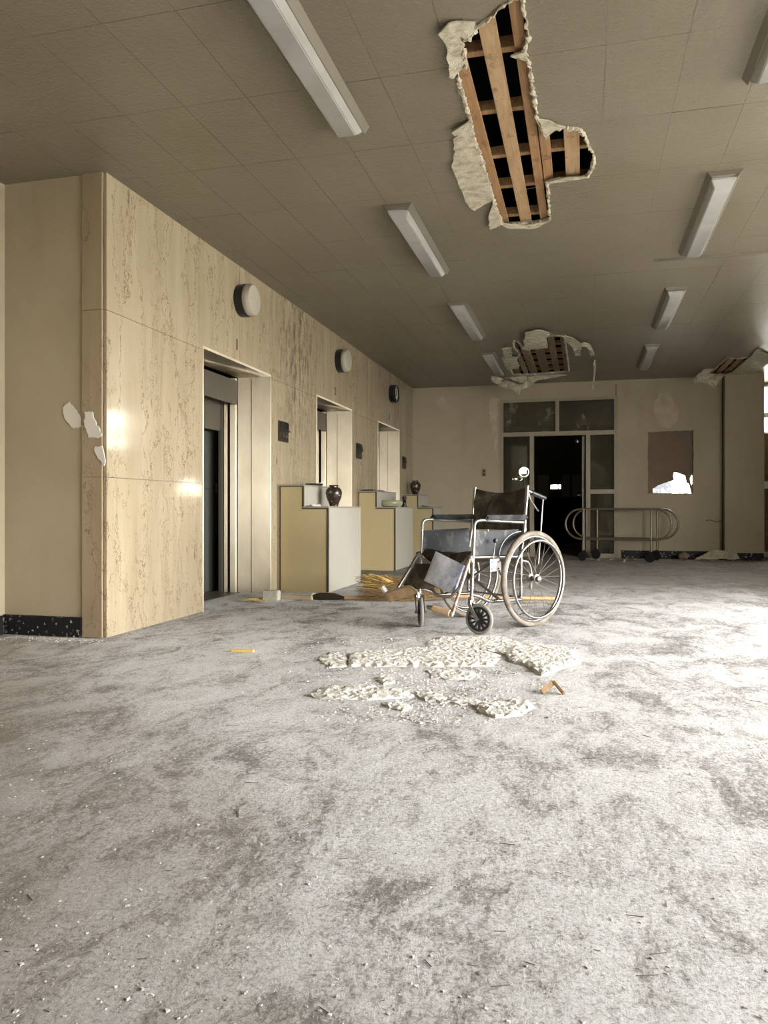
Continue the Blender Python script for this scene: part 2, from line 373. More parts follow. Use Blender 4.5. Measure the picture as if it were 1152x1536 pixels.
# ------------------------------------------------------------------ floor
fr = root('floor')
obj('floor_slab', newbox((-3.9, YB-.2, -.2), (XR+.2, YE+.2, 0)), M_floor, fr)
obj('corridor_floor', newbox((-2.6, YE+.2, -.2), (.75, 20, 0)), M_floor, fr)
for y in (6.35, 7.9): pass

# ------------------------------------------------------------------ ceiling with tiles and three holes
s1 = 280/1152
hole1 = [(-0.335, 3.221), (-0.302, 3.193), (-0.241, 3.167), (-0.241, 3.262), (-0.24, 3.339), (-0.236, 3.457), (-0.264, 3.563), (-0.317, 3.581), (-0.249, 3.619), (-0.244, 3.701), (-0.245, 3.845), (-0.239, 3.97), (-0.24, 4.169), (-0.224, 4.272), (-0.205, 4.419), (-0.153, 4.336), (-0.092, 4.324), (-0.023, 4.355), (0.007, 4.435), (0.03, 4.58), (0.063, 4.693), (0.051, 4.89), (0.018, 5.0), (-0.116, 4.99), (-0.228, 5.011), (-0.224, 5.167), (-0.233, 5.505), (-0.234, 5.661), (-0.375, 5.705), (-0.574, 5.686), (-0.582, 5.538), (-0.591, 5.208), (-0.59, 4.967), (-0.592, 4.544), (-0.602, 4.335), (-0.586, 4.097), (-0.593, 3.942), (-0.589, 3.755), (-0.581, 3.628), (-0.538, 3.597), (-0.528, 3.507), (-0.529, 3.418), (-0.492, 3.391), (-0.447, 3.32), (-0.378, 3.27)]
hole2 = [(-0.84, 9.631), (-0.789, 9.712), (-0.753, 10.189), (-0.697, 10.241), (-0.604, 10.19), (-0.456, 10.191), (-0.449, 9.566), (-0.342, 9.465), (-0.221, 9.561), (-0.217, 10.328), (-0.209, 11.988), (-0.683, 12.123), (-1.06, 12.11), (-1.06, 11.6), (-0.935, 11.504), (-0.908, 10.788), (-0.835, 10.558), (-0.873, 10.01)]
hole3 = [(1.925, 11.694), (1.946, 11.49), (2.084, 11.603), (2.182, 11.5), (2.221, 11.613), (2.199, 12.689), (2.133, 12.84), (1.925, 12.808), (1.863, 12.728), (1.897, 12.487)]
HOLES = [ragged(hole1, .025, .007, 1), ragged(hole2, .05, .012, 2), ragged(hole3, .05, .012, 3)]
def grow(poly, d):
    c = Vector((sum(p[0] for p in poly)/len(poly), sum(p[1] for p in poly)/len(poly)))
    return [tuple(Vector(p) + (Vector(p)-c).normalized()*d) for p in poly]
ceil = root('ceiling')
BACK = [ragged(h, .02, .004, 5+i) for i, h in enumerate(HOLES)]
obj('ceiling_backing', sheet([(-3.9, YB-.2), (XR+.2, YB-.2), (XR+.2, YE+.2), (-3.9, YE+.2)], BACK, fn=lambda x, y, k: (x, y, ZC+.0036+.011*k)), M_ceil_joint, ceil)
TX, TY = .352, .704
xs = [.10+TX*k for k in range(-11, 16)]; ys = [5.01+TY*k for k in range(-12, 14)]
tiles = []
for ix, x0 in enumerate(xs[:-1]):
    for iy in range(len(ys)-1):
        off = 0
        y0 = ys[iy]+off; a, b, c, d = max(x0, -3.9), max(y0, YB-.1), min(x0+TX, XR+.1), min(y0+TY, YE+.1)
        if c-a < .02 or d-b < .02: continue
        cx, cy = (a+c)/2, (b+d)/2
        v = Vector((cx, cy, ZC))-_C; t = v.dot(_F); vis = 0
        if t > .8:
            px, py = 576+FP*v.dot(_R)/t, HZ-FP*v.z/t
            if -120 < px < 1280 and -250 < py < HZ and not (cx < XL-.1 and cy > 4.2): vis = 1/t
        tiles.append((vis, a, b, c, d))
tiles.sort(reverse=True)
G = .0014
full = newbox((-TX/2+G, -TY/2+G, 0), (TX/2-G, TY/2-G, .0035)); me_tile = bpy.data.meshes.new('ceiling_tile')
bmesh.ops.recalc_face_normals(full, faces=full.faces); full.to_mesh(me_tile); full.free(); me_tile.materials.append(M_ceil)
rest = bmesh.new(); cnt = 0
for vis, a, b, c, d in tiles:
    cut = [h for h in HOLES if any(a-.01 < p[0] < c+.01 and b-.01 < p[1] < d+.01 for p in h) or inside(((a+c)/2, (b+d)/2), h)]
    whole = abs((c-a)-TX) < 1e-4 and abs((d-b)-TY) < 1e-4
    if cut:
        rect = [(a+G, b+G), (c-G, b+G), (c-G, d-G), (a+G, d-G)]
        V, E = [Vector(p) for p in rect], [(0, 1), (1, 2), (2, 3), (3, 0)]
        for h in cut:
            s = len(V); V += [Vector(p) for p in h]; E += [(s+i, s+(i+1) % len(h)) for i in range(len(h))]
        v, e, f, *_ = delaunay_2d_cdt(V, E, [], 0, 1e-6)
        T = [t for t in f if (lambda q: inside(q, rect) and not any(inside(q, h) for h in cut))(tuple(sum((v[i] for i in t), Vector((0, 0)))/len(t)))]
        if not T: continue
        bm = bmesh.new(); A = [bm.verts.new((p.x, p.y, ZC)) for p in v]; B = [bm.verts.new((p.x, p.y, ZC+.0035)) for p in v]; ed = set()
        for t in T:
            bm.faces.new([A[i] for i in t]); bm.faces.new([B[i] for i in reversed(t)])
            for i in range(3): ed.add((t[i], t[(i+1) % 3]))
        for (p, q) in ed:
            if (q, p) not in ed: bm.faces.new((A[q], A[p], B[p], B[q]))
        bmesh.ops.delete(bm, geom=[q for q in bm.verts if not q.link_faces], context='VERTS')
        obj('ceiling_tile', bm, M_ceil, ceil); cnt += 1
    elif vis and cnt < 298:
        if whole: obj('ceiling_tile', me_tile, M_ceil, ceil, loc=((a+c)/2, (b+d)/2, ZC+random.uniform(-.0006, .0006)))
        else: obj('ceiling_tile', newbox((a+G, b+G, ZC), (c-G, d-G, ZC+.0035)), M_ceil, ceil)
        cnt += 1
    else: box(rest, (a+G, b+G, ZC), (c-G, d-G, ZC+.0035))
o = obj('outlying_tiles', rest, M_ceil, ceil); o['kind'] = 'stuff'

# attic above
bm = bmesh.new()
box(bm, (-3.9, YB-.2, ZC+.75), (XR+.2, YF+.2, ZC+.8))
for a, b in (((-3.9, YB-.2), (-3.85, YF+.2)), ((XR+.15, YB-.2), (XR+.2, YF+.2)), ((-3.9, YB-.2), (XR+.2, YB-.15)), ((-3.9, YF+.15), (XR+.2, YF+.2))):
    box(bm, (a[0], a[1], ZC+.02), (b[0], b[1], ZC+.75))
obj('attic_shell', bm, M_attic, ceil)
def lath(x0, x1, y0, y1, m, z=ZC+.017, th=.02, name='lath'):
    bm = newbox((x0, y0, z), (x1, y1, z+th)); obj(name, bm, m, ceil, bevel=.002)
H1 = [(-.597, -.532, 3.1, 5.85, M_lath), (-.447, -.368, 3.05, 5.85, M_lath_pale), (-.304, -.250, 3.0, 5.85, M_lath), (-.243, -.186, 4.1, 5.15, M_lath), (-.107, -.021, 4.2, 5.12, M_lath_pale)]
for l in H1: lath(*l)
for x, y in ((-.57, 3.9), (-.41, 4.2), (-.28, 4.7), (-.41, 5.1), (-.06, 4.7), (-.565, 4.9), (-.39, 3.62), (-.215, 4.66)):
    pass
for y in (3.05, 3.588, 4.131, 4.665, 5.116, 5.63): lath(-.85, .35, y-.02, y+.025, M_lath, ZC+.038, .055, 'batten')
for x0, x1 in ((-.90, -.83), (-.803, -.69), (-.625, -.507), (-.435, -.352), (-.279, -.213), (-1.035, -.95)):
    lath(x0, x1, 9.3 if x0 > -.95 else 11.0, 12.35, M_lath_grey)
for y in (9.75, 10.2, 10.65, 11.1, 11.55, 12.0): lath(-1.3, 0, y-.02, y+.025, M_joist, ZC+.038, .055, 'batten')
for x0, x1 in ((1.90, 1.95), (1.985, 2.07), (2.12, 2.2)): lath(x0, x1, 11.3, 13.0, M_lath_pale)
for y in (11.7, 12.25, 12.75): lath(1.75, 2.35, y-.02, y+.025, M_lath, ZC+.038, .055, 'batten')
for (x, y, l) in ((-.14, 4.75, .3), (-.40, 5.35, .3)):
    bm = bmesh.new(); tube(bm, [(x, y, ZC+.10), (x+.1, y-.1, ZC+.07), (x+.16, y-.2, ZC+.12)], .002, 6); obj('loose_wire', bm, M_plateal, ceil)

# torn edges and hanging flaps
def rim(poly, seed, amp=.02, name='broken_plaster_edge'):
    rnd = random.Random(seed); bm = bmesh.new(); pts = []
    P = ragged(poly, .014, .005, seed)
    for i, p in enumerate(P):
        pts.append(Vector((p[0], p[1], ZC-.002+rnd.uniform(-.006, .004))))
    rr = [.003+.011*rnd.random()**1.5+.006*max(0, noise.noise(p*6)) for p in pts]
    tube(bm, pts, rr, 7, closed=True)
    for v in bm.verts: v.co += Vector((noise.noise(v.co*70), noise.noise(v.co*70+Vector((9, 0, 0))), noise.noise(v.co*70+Vector((0, 9, 0)))))*.007
    obj(name, bm, M_plaster, ceil)
rim(hole1, 11); rim(hole2, 12); rim(hole3, 13)
def flap(name, px, plane, val, mt=None, thick=.008, grid=.035, amp=.015, sl=(0, 0), seed=1, parent=None, freq=9, rag=None):
    """a torn sheet: outline read on the ceiling plane ('z') or on an upright plane ('y')"""
    P = [at_z(a, b, val) if plane == 'z' else at_y(a, b, val) for a, b in px]
    uv = [(p.x, p.y) if plane == 'z' else (p.x, p.z) for p in P]
    uv = ragged(uv, rag or grid, (rag or grid)*(.35 if rag else .18), seed); c0 = (sum(u for u, v in uv)/len(uv), sum(v for u, v in uv)/len(uv))
    sd = Vector((seed*3.1, 0, 0))
    def fn(u, v, k):
        n = noise.noise(Vector((u, v, 0))*freq+sd)*amp + noise.noise(Vector((u, v, 0))*freq*4+sd)*amp*.3 + (u-c0[0])*sl[0] + (v-c0[1])*sl[1]
        return Vector((u, v, val+n+k*thick)) if plane == 'z' else Vector((u, val+n+k*thick, v))
    return obj(name, sheet(uv, grid=grid, fn=fn, seed=seed), mt or M_plaster, parent or ceil)
c1 = lambda L: [(640+x*s1, y*s1) for x, y in L]
c2 = lambda L: [(720+x*200/1152, 480+y*200/1152) for x, y in L]
c3 = lambda L: [(1030+x*122/1152, 510+y*122/1152) for x, y in L]
flap('torn_flap', c1([(75, 190), (130, 145), (180, 140), (310, 150), (290, 200), (240, 250), (205, 230), (225, 290), (240, 400), (190, 450), (170, 490), (140, 470), (120, 300)]), 'z', 2.882, seed=1, amp=.018)
flap('torn_flap', c1([(265, 740), (290, 830), (330, 960), (390, 1150), (410, 1240), (290, 1300), (240, 1250), (190, 1120), (160, 1030), (170, 960), (170, 860), (220, 790)]), 'z', 2.886, seed=2, amp=.010)
flap('torn_flap', c1([(410, 1240), (460, 1385), (390, 1425), (380, 1330)]), 'z', 2.875, seed=3)
flap('torn_flap', c1([(690, 745), (760, 755), (850, 785), (790, 800), (740, 850), (710, 800)]), 'z', 2.882, seed=4, amp=.012)
flap('torn_flap', c1([(520, 345), (600, 320), (625, 350), (600, 358), (540, 362)]), 'z', 2.885, seed=5, amp=.006)
flap('torn_flap', c1([(150, 820), (190, 800), (265, 745), (275, 715), (262, 760), (205, 830), (170, 845)]), 'z', 2.872, seed=6)
flap('torn_flap', c1([(455, 1385), (620, 1395), (765, 1362), (700, 1400), (630, 1415), (500, 1410)]), 'z', 2.878, seed=7, amp=.008)
flap('torn_flap', c1([(735, 1125), (860, 1105), (990, 1092), (1010, 1098), (860, 1120), (745, 1135)]), 'z', 2.88, seed=8, amp=.006)
flap('torn_flap', c2([(390, 110), (480, 90), (610, 110), (580, 150), (560, 160), (580, 240), (450, 240), (380, 250)]), 'z', 2.86, seed=9, grid=.07)
flap('torn_flap', c2([(730, 130), (780, 150), (870, 200), (940, 205), (975, 250), (985, 310), (960, 320), (940, 250), (880, 225), (860, 310), (820, 300), (800, 240), (750, 190)]), 'z', 2.85, seed=10, grid=.05, amp=.03)
flap('torn_flap', c2([(190, 250), (270, 240), (275, 320), (210, 320)]), 'z', 2.85, seed=11, grid=.06)
flap('torn_flap', c2([(190, 330), (320, 320), (340, 400), (250, 430), (215, 400)]), 'z', 2.86, seed=12, grid=.06)
flap('torn_flap', c2([(190, 470), (500, 465), (770, 440), (930, 400), (980, 330), (960, 420), (700, 490), (500, 520), (430, 575), (350, 540), (230, 500)]), 'y', 12.3, seed=13, grid=.05, amp=.03)
flap('torn_flap', c2([(100, 470), (180, 500), (300, 540), (340, 570), (420, 530), (420, 580), (350, 600), (345, 650), (325, 640), (280, 600), (200, 580), (120, 540), (95, 520)]), 'y', 12.15, seed=14, grid=.04, amp=.05)
flap('hanging_strip', c2([(962, 290), (1000, 300), (990, 330), (1003, 400), (992, 480), (985, 560), (990, 600), (970, 595), (978, 520), (985, 440), (980, 380), (988, 340), (970, 320)]), 'y', 11.2, seed=15, grid=.03, amp=.02)
flap('torn_flap', c3([(95, 540), (230, 440), (240, 410), (380, 370), (540, 290), (300, 470), (420, 500), (520, 510), (450, 590), (400, 690), (330, 640), (230, 600), (110, 600)]), 'y', 12.3, seed=16, grid=.04, amp=.05)
flap('torn_flap', c3([(330, 480), (540, 490), (650, 450), (880, 260), (1010, 130), (1160, 200), (1160, 330), (1000, 420), (900, 520), (540, 520), (420, 510)]), 'z', 2.88, seed=17, grid=.07, amp=.012, freq=4)

# ------------------------------------------------------------------ walls
def wallbox(name, a, b, m=M_wall): return struct(obj(name, newbox(a, b), m))
wallbox('wall_left', (-3.8, YB, 0), (-3.62, 4.18+.12, ZC))
wallbox('wall_return', (-3.62, 4.18, 0), (XL-.165, 4.30, ZC))
wallbox('wall_back', (-3.8, YB-.15, 0), (XR+.15, YB, ZC))
struct(obj('baseboard_left', newbox((-3.62, 4.155, 0), (XL-.165, 4.18, .125)), M_terrazzo, bevel=.003))
struct(obj('baseboard_return', newbox((-3.62, 1, 0), (-3.60, 4.15, .12)), M_terrazzo))
# peeled patches beside the marble corner
for i, pl in enumerate(([(93, 612), (103, 604), (112, 612), (121, 625), (124, 640), (110, 642), (98, 630)], [(127, 618), (138, 618), (146, 640), (153, 650), (147, 658), (133, 655), (126, 640)], [(140, 672), (152, 668), (157, 690), (156, 698), (146, 688)])):
    flap('peeled_patch', pl, 'y', 4.174 if i == 0 else 4.158, mat('bare_plaster', (.62, .60, .54), .9) if i == 0 else bpy.data.materials['bare_plaster'], thick=.008, grid=.02, amp=.002, rag=.016, seed=20+i, parent=bpy.data.objects['wall_return'])

# right wall with windows
bm = bmesh.new()
edges = [YB]+[v for ab in RWIN for v in ab]+[YE+.15]
for i in range(0, len(edges), 2): box(bm, (XR, edges[i], 0), (XR+.15, edges[i+1], ZC))
for a, b in RWIN: box(bm, (XR, a, 0), (XR+.15, b, .1)); box(bm, (XR, a, 2.25), (XR+.15, b, ZC))
struct(obj('wall_right', bm, M_wall))
for k, (a, b) in enumerate(RWIN):
    w = root('window_%d' % (k+1)); bm = bmesh.new()
    for y in (a, (a+b)/2-.025, b-.05): box(bm, (XR+.03, y, .1), (XR+.09, y+.05, 2.25))
    for z in (.1, 1.75, 2.2): box(bm, (XR+.031, a+.05, z), (XR+.089, b-.05, z+.05))
    obj('window_frame', bm, M_whitepaint, w)
    obj('pane', newbox((XR+.055, a+.05, .15), (XR+.06, b-.05, 2.2)), M_glass, w)

# far wall: door opening, boarded window hole, end windows
DX0, DX1, DZ = -1.365, .545, 2.64
HX0, HX1, HZ0, HZ1 = 1.01, 1.695, 1.05, 2.065
outer = [(XL-.3, 0), (DX0, 0), (DX0, DZ), (DX1, DZ), (DX1, 0), (2.3, 0), (2.3, ZC), (XL-.3, ZC)]
hp = ragged([(HX0, HZ0), (HX1, HZ0), (HX1, HZ1-.01), (HX0, HZ1-.02)], .05, .006, 31)
wf = struct(obj('wall_far', sheet(outer, [hp], fn=lambda x, z, k: (x, YF+.14*k, z)), M_wall))
wallbox('wall_far_end', (2.6, YE, 2.86), (XR, YE+.14, ZC+.004))
wallbox('wall_column', (2.13, 12.86, .12), (2.69, YF+.2, ZC)); wallbox('wall_recess', (2.5, YF+.2, 0), (2.69, YE+.14, ZC))
struct(obj('trim_1', newbox((2.115, 12.99, .12), (2.135, YF, ZC)), M_trim))
struct(obj('baseboard_far', newbox((.60, YF-.02, 0), (2.13, YF, .13)), M_terrazzo))
struct(obj('baseboard_column', newbox((2.14, 12.9, 0), (2.69, YF, .12)), M_terrazzo))
bd = [(HX0-.03, HZ0-.03), (HX1+.03, HZ0-.03), (HX1+.03, HZ1+.03), (HX0-.03, HZ1+.03)]
bh = [at_y(960+x*100/1152, 630+y*130/1498, YF+.06) for x, y in [(218, 1262), (215, 1190), (340, 1120), (430, 1085), (580, 1045), (580, 910), (640, 905), (720, 935), (785, 960), (800, 1080), (850, 1100), (870, 1200), (890, 1272)]]
bh2 = [at_y(960+x*100/1152, 630+y*130/1498, YF+.06) for x, y in [(880, 1130), (862, 1010), (890, 950), (908, 960), (905, 1100)]]
board = obj('window_board', sheet(bd, [ragged([(p.x, p.z) for p in bh], .03, .004, 33), [(p.x, p.z) for p in bh2]], fn=lambda x, z, k: (x, YF+.05+.012*k, z)), M_brown)
tag(board, 'brown hardboard panel with broken lower corner filling the hole in the far wall', 'board')
# peeled patches on the far wall (thin skins of bare plaster)
M_peel = mat('peeled_paint', rough=.85, build=lambda N: N.color(N.ramp(N.noise(N.pos(), 7, 5, .6), [(.3, (.36, .305, .21)), (.7, (.46, .40, .29))])))
for i, pl in enumerate(([(992, 590), (1003, 590), (1017, 612), (1016, 632), (1006, 642), (1001, 643), (993, 640), (980, 620), (981, 604)], [(653, 602), (662, 594), (672, 600), (667, 614), (658, 612)], [(735, 596), (748, 598), (744, 640), (746, 690), (739, 650), (733, 612)])):
    flap('peeled_patch', pl, 'y', YF-.004, M_peel, thick=.008, grid=.05, amp=.002, rag=.04, seed=40+i, parent=wf)
bm = bmesh.new(); tube(bm, [at_y(1058+8*i, 781+[0, -1, 2, 0][i], YF-.004) for i in range(4)], .005, 5); obj('wall_crack', bm, M_trim, wf)
bm = bmesh.new(); tube(bm, [at_y(924, 576, YF-.004), at_y(924, 596, YF-.004)], .006, 5); obj('wall_crack', bm, M_trim, wf)

# end windows beside the column
w = root('window_5'); bm = bmesh.new()
for x in (2.69, 3.32, XR-.05): box(bm, (x, YE+.02, .0), (x+.05, YE+.1, 2.86))
obj('window_frame', bm, M_whitepaint, w)
for z, h in ((.0, .087), (1.14, .12), (2.05, .03), (2.32, .08), (2.83, .03)): obj('rail', newbox((2.74, YE+.01, z), (XR, YE+.11, z+h)), M_whitepaint, w)
for x0, x1 in ((2.74, 3.32), (3.37, XR-.05)):
    obj('brown_panel', newbox((x0, YE+.05, .087), (x1, YE+.07, 1.14)), M_panelwood, w)
    obj('brown_panel', newbox((x0, YE+.05, 1.26), (x1, YE+.07, 2.05)), M_panelwood, w)  # brown board standing in for the foliage seen in this pane
    obj('pane', newbox((x0, YE+.055, 2.08), (x1, YE+.06, 2.83)), M_glass, w)

# ------------------------------------------------------------------ marble lift wall
E_Y = [(5.43, 6.75), (8.06, 9.38), (10.69, 12.01)]; EZ = 2.055
marb = root('wall_marble')
bm = bmesh.new()          # core behind the marble skin
e2 = [4.18]+[v for ab in E_Y for v in ab]+[YF]
for i in range(0, len(e2), 2): box(bm, (XL-.16, e2[i]+(.12 if i == 0 else .031), 0), (XL-.022, e2[i+1]-.013, ZC))
for a, b in E_Y: box(bm, (XL-.16, a-.013, EZ+.021), (XL-.022, b+.031, ZC))
obj('wall_core', bm, M_ceil_joint, marb)
zc = [0.002, 1.002, 2.044, ZC]; j = .0015
def slab(y0, y1, z0, z1):
    obj('marble_slab', newbox((XL-.02, y0+j, z0+j), (XL+random.uniform(-.0006, .0006), y1-j, z1-j)), M_marble, marb)
segs = []
for a, b in ((4.18, 5.43), (6.75, 8.06), (9.38, 10.69), (12.01, YF)):
    cuts = [a, b] if a < 5 else ([a, (a+b)/2, b])
    for y0, y1 in zip(cuts[:-1], cuts[1:]):
        for z0, z1 in zip(zc[:-1], zc[1:]): slab(y0, y1, z0, z1)
for a, b in E_Y:
    for y0, y1 in ((a, (a+b)/2), ((a+b)/2, b)): slab(y0, y1, EZ+.012, ZC)
for z0, z1 in zip(zc[:-1], zc[1:]):                  # corner return facing the room
    obj('marble_slab', newbox((XL-.165+j, 4.165, z0+j), (XL-.024, 4.30, z1-j)), M_marble_edge, marb)
for i, (a, b) in enumerate(E_Y):                      # lifts: steel surround, inner steps, door
    L = root('door_%d' % (i+1))
    D, X1 = .33, XL-.33
    bm = bmesh.new(); box(bm, (XL-.16, b, 0), (XL+.006, b+.012, EZ+.02)); box(bm, (X1, b, 0), (XL-.1605, b+.03, EZ)); obj('far_jamb', bm, M_steel, L)
    obj('jamb_seam', newbox((XL-.19, b-.002, 0), (XL-.187, b+.01, EZ-.02)), M_dark, L)
    bm = bmesh.new(); box(bm, (X1, a-.012, 0), (XL+.006, a, EZ+.02)); obj('near_jamb', bm, M_steel, L)
    obj('soffit', newbox((X1, a, EZ), (XL+.006, b, EZ+.02)), M_steel, L)
    bm = bmesh.new(); box(bm, (X1-.02, a-.3, 0), (X1-.001, a-.0, 2.3)); obj('near_inner_wall', bm, M_lifthead, L)
    obj('inner_post', newbox((X1-.075, b-.02, 0), (X1-.015, b+.04, EZ)), M_steel, L, bevel=.004)
    obj('inner_gap', newbox((X1-.10, b+.03, 0), (X1+.0, b+.06, EZ)), M_dark, L)
    obj('door_post', newbox((X1-.19, b-.03, 0), (X1-.15, b+.06, EZ)), M_lifthead, L, bevel=.003)
    obj('door_guide', newbox((X1-.142, b-.01, 0), (X1-.115, b+.03, 1.9)), M_steel, L, bevel=.003)
    obj('header_panel', newbox((X1-.03, a-.3, 1.80), (X1-.01, b, 2.03)), M_lifthead, L, bevel=.003)
    obj('header_panel', newbox((X1-.20, a-.4, 1.55), (X1-.17, b+.02, 1.85)), M_lifthead, L, bevel=.003)
    xd = XL-.63
    obj('door_panel', newbox((xd-.04, a-.6, 1.0), (xd, b+.18, 1.62)), M_liftdoor, L, bevel=.002)
    obj('door_panel', newbox((xd-.04, a-.6, .012), (xd, b+.18, .996)), M_liftdoor, L, bevel=.002)
    obj('door_latch', newbox((xd, b+.12, .96), (xd+.02, b+.15, 1.08)), M_chrome, L)
    bm = bmesh.new(); box(bm, (xd-.2, a-.8, 0), (xd-.15, b+.6, 2.6)); box(bm, (xd-.2, b+.3, 0), (X1, b+.35, 2.6)); box(bm, (xd-.2, a-.8, 0), (X1-.02, a-.75, 2.6)); box(bm, (xd-.2, a-.8, 2.4), (X1-.02, b+.35, 2.45))
    obj('shaft_wall', bm, M_dark, L)
    obj('door_sill', newbox((X1-.3, a-.3, 0), (X1+.02, b, .006)), M_lifthead, L)

# numerals over the lifts
def text(s, size, m, M, name='numeral', parent=None, depth=.004):
    cu = bpy.data.curves.new(name, 'FONT'); cu.body = s; cu.size = size; cu.extrude = depth/2; cu.align_x = 'CENTER'; cu.align_y = 'CENTER'; cu.offset = size*.012
    o = bpy.data.objects.new(name, cu); COL.objects.link(o); bpy.context.view_layer.update()
    me = bpy.data.meshes.new_from_object(o); bpy.data.objects.remove(o); me.materials.clear(); me.materials.append(m)
    r = bpy.data.objects.new(name, me); COL.objects.link(r); r.matrix_world = M
    if parent: r.parent = parent
    return r
Mx = Matrix(((0, 0, 1, 0), (1, 0, 0, 0), (0, 1, 0, 0), (0, 0, 0, 1)))   # text facing +x, reading towards +y
for s, y, w in (('1', 6.03, 'nearest'), ('2', 8.716, 'middle'), ('3', 11.34, 'farthest')):
    o = text(s, .13, M_trim, Matrix.Translation((XL+.004, y, 2.205)) @ Mx); tag(o, 'small dark numeral %s on the marble above the %s lift' % (s, w), 'numeral')
# round wall lamps and clock
def drum(name, label, y, z, r, cat, clock=False):
    t = thing(name, label, cat, (XL, y, z))
    obj('base', lathe(bmesh.new(), [(r*.98, 0), (r, .01), (r, .07), (r*.93, .075)], 40, 'x'), M_black, t, smooth=True)
    if not clock:
        obj('diffuser', lathe(bmesh.new(), [(r*.93, .074), (r*.97, .085), (r*.97, .115), (r*.9, .135), (r*.6, .142), (.001, .144)], 40, 'x'), M_lampface, t, smooth=True)
    else:
        f = obj('clock_face', lathe(bmesh.new(), [(r*.92, .074), (r*.92, .084), (.001, .085)], 40, 'x'), M_ceramic, t)
        bm = bmesh.new(); lathe(bm, [(r*.9, .08), (r, .08), (r, .10), (r*.9, .10), (r*.9, .08)], 40, 'x', cap=False); obj('rim', bm, M_black, t)
        for k in range(12):
            q = 2*PI*k/12; bm = newbox((.085, -.006, -.016), (.089, .006, .016)); 
            for v in bm.verts:
                yy, zz = v.co.y, v.co.z+r*.72; v.co.y, v.co.z = yy*math.cos(q)-zz*math.sin(q), yy*math.sin(q)+zz*math.cos(q)
            obj('hour_mark', bm, M_black, t)
        for q, l, w in ((2.3, .6, .010), (.6, .42, .014)):
            bm = newbox((.090, -w, -.02), (.093, w, r*l))
            for v in bm.verts: yy, zz = v.co.y, v.co.z; v.co.y, v.co.z = yy*math.cos(q)-zz*math.sin(q), yy*math.sin(q)+zz*math.cos(q)
            obj('clock_hand', bm, M_black, t)
drum('wall_lamp', 'round opal wall lamp above the nearest lift with black drum base', 6.10, 2.60, .138, 'lamp')
drum('wall_lamp', 'round opal wall lamp above the middle lift with black drum base', 8.83, 2.59, .138, 'lamp')
drum('wall_clock', 'round black rimmed wall clock with a pale face above the farthest lift', 11.46, 2.575, .138, 'clock', True)
# call panels
for (y, w, extra) in ((7.07, 'nearest', 1), (9.71, 'middle', 1), (12.35, 'farthest', 1)):
    t = thing('call_panel', 'dark metal lift call panel on the marble just right of the %s lift' % w, 'panel', (XL, y, 1.565), group='lift call panels')
    obj('plate', newbox((0, -.125, -.10), (.012, .125, .10)), M_bronze, t, bevel=.003)
    obj('indicator', newbox((.012, -.10, .02), (.022, .11, .085)), M_black, t, bevel=.002)
    obj('ledge', newbox((.012, -.12, .005), (.035, .125, .015)), M_bronze, t)
    for yy in (-.03, .055): obj('call_button', lathe(bmesh.new(), [(.016, 0), (.016, .012), (.010, .016)], 16, 'x', (.012, yy, -.045)), M_chrome, t, smooth=True)
# stepped cabinets between the lifts
def stepped(y0, y1, which):
    t = thing('stepped_cabinet', 'yellowed stepped cabinet with white side standing against the marble %s' % which, 'cabinet', (XL, y0, 0), group='stepped cabinets between the lifts')
    Lh = y1-y0; w1, w2, h1, h2 = .27, .52, 1.035, .825; e = .012
    obj('front_panel', prism(bmesh.new(), [(.035, .005), (w2-e, .005), (w2-e, h2-e), (w1-e, h2-e), (w1-e, h1-e), (.035, h1-e)], 0, .02, Matrix(((1, 0, 0, 0), (0, 0, 1, 0), (0, 1, 0, 0), (0, 0, 0, 1)))), M_yellow, t)
    obj('side_panel', newbox((w2-.02, .025, .005), (w2, Lh, h2-e)), M_white, t, bevel=.001)
    obj('riser_panel', newbox((w1-.02, .022, h2), (w1, Lh, h1-e)), M_white, t, bevel=.001)
    obj('back_panel', newbox((.01, Lh-.02, .005), (w2-.025, Lh, h2-.02)), M_yellow, t)
    obj('lower_top', newbox((w1-.005, -.004, h2-e+.001), (w2+.006, Lh+.004, h2+.004)), M_topgrey, t, bevel=.002)
    obj('upper_top', newbox((0.0, -.004, h1-e+.001), (w1+.006, Lh+.004, h1+.004)), M_topgrey, t, bevel=.002)
    bm = bmesh.new(); box(bm, (w2-.014, -.002, .004), (w2+.004, .022, h2-e)); box(bm, (w1-.012, -.002, h2+.004), (w1+.004, .02, h1-e)); box(bm, (w1-.012, -.002, h2-e-.012), (w2-.014, .019, h2-e))
    box(bm, (.028, -.002, .004), (.040, .019, h1-e)); box(bm, (.04, -.002, h1-e-.008), (w1-.012, .019, h1-e)); obj('edge_trim', bm, M_trim, t)
    obj('wall_filler', newbox((.001, .0, .0), (.027, .03, h1-e)), M_marble_edge, t)
    obj('carcass', newbox((.04, .022, .02), (w1-.022, Lh-.021, h1-.03)), M_dark, t)
stepped(6.92, 8.03, 'after the nearest lift')
stepped(9.60, 10.68, 'after the middle lift')
stepped(12.18, YF-.02, 'in the far corner')
XS, XU, ZL, ZU = XL+.52, XL+.27, .829, 1.039
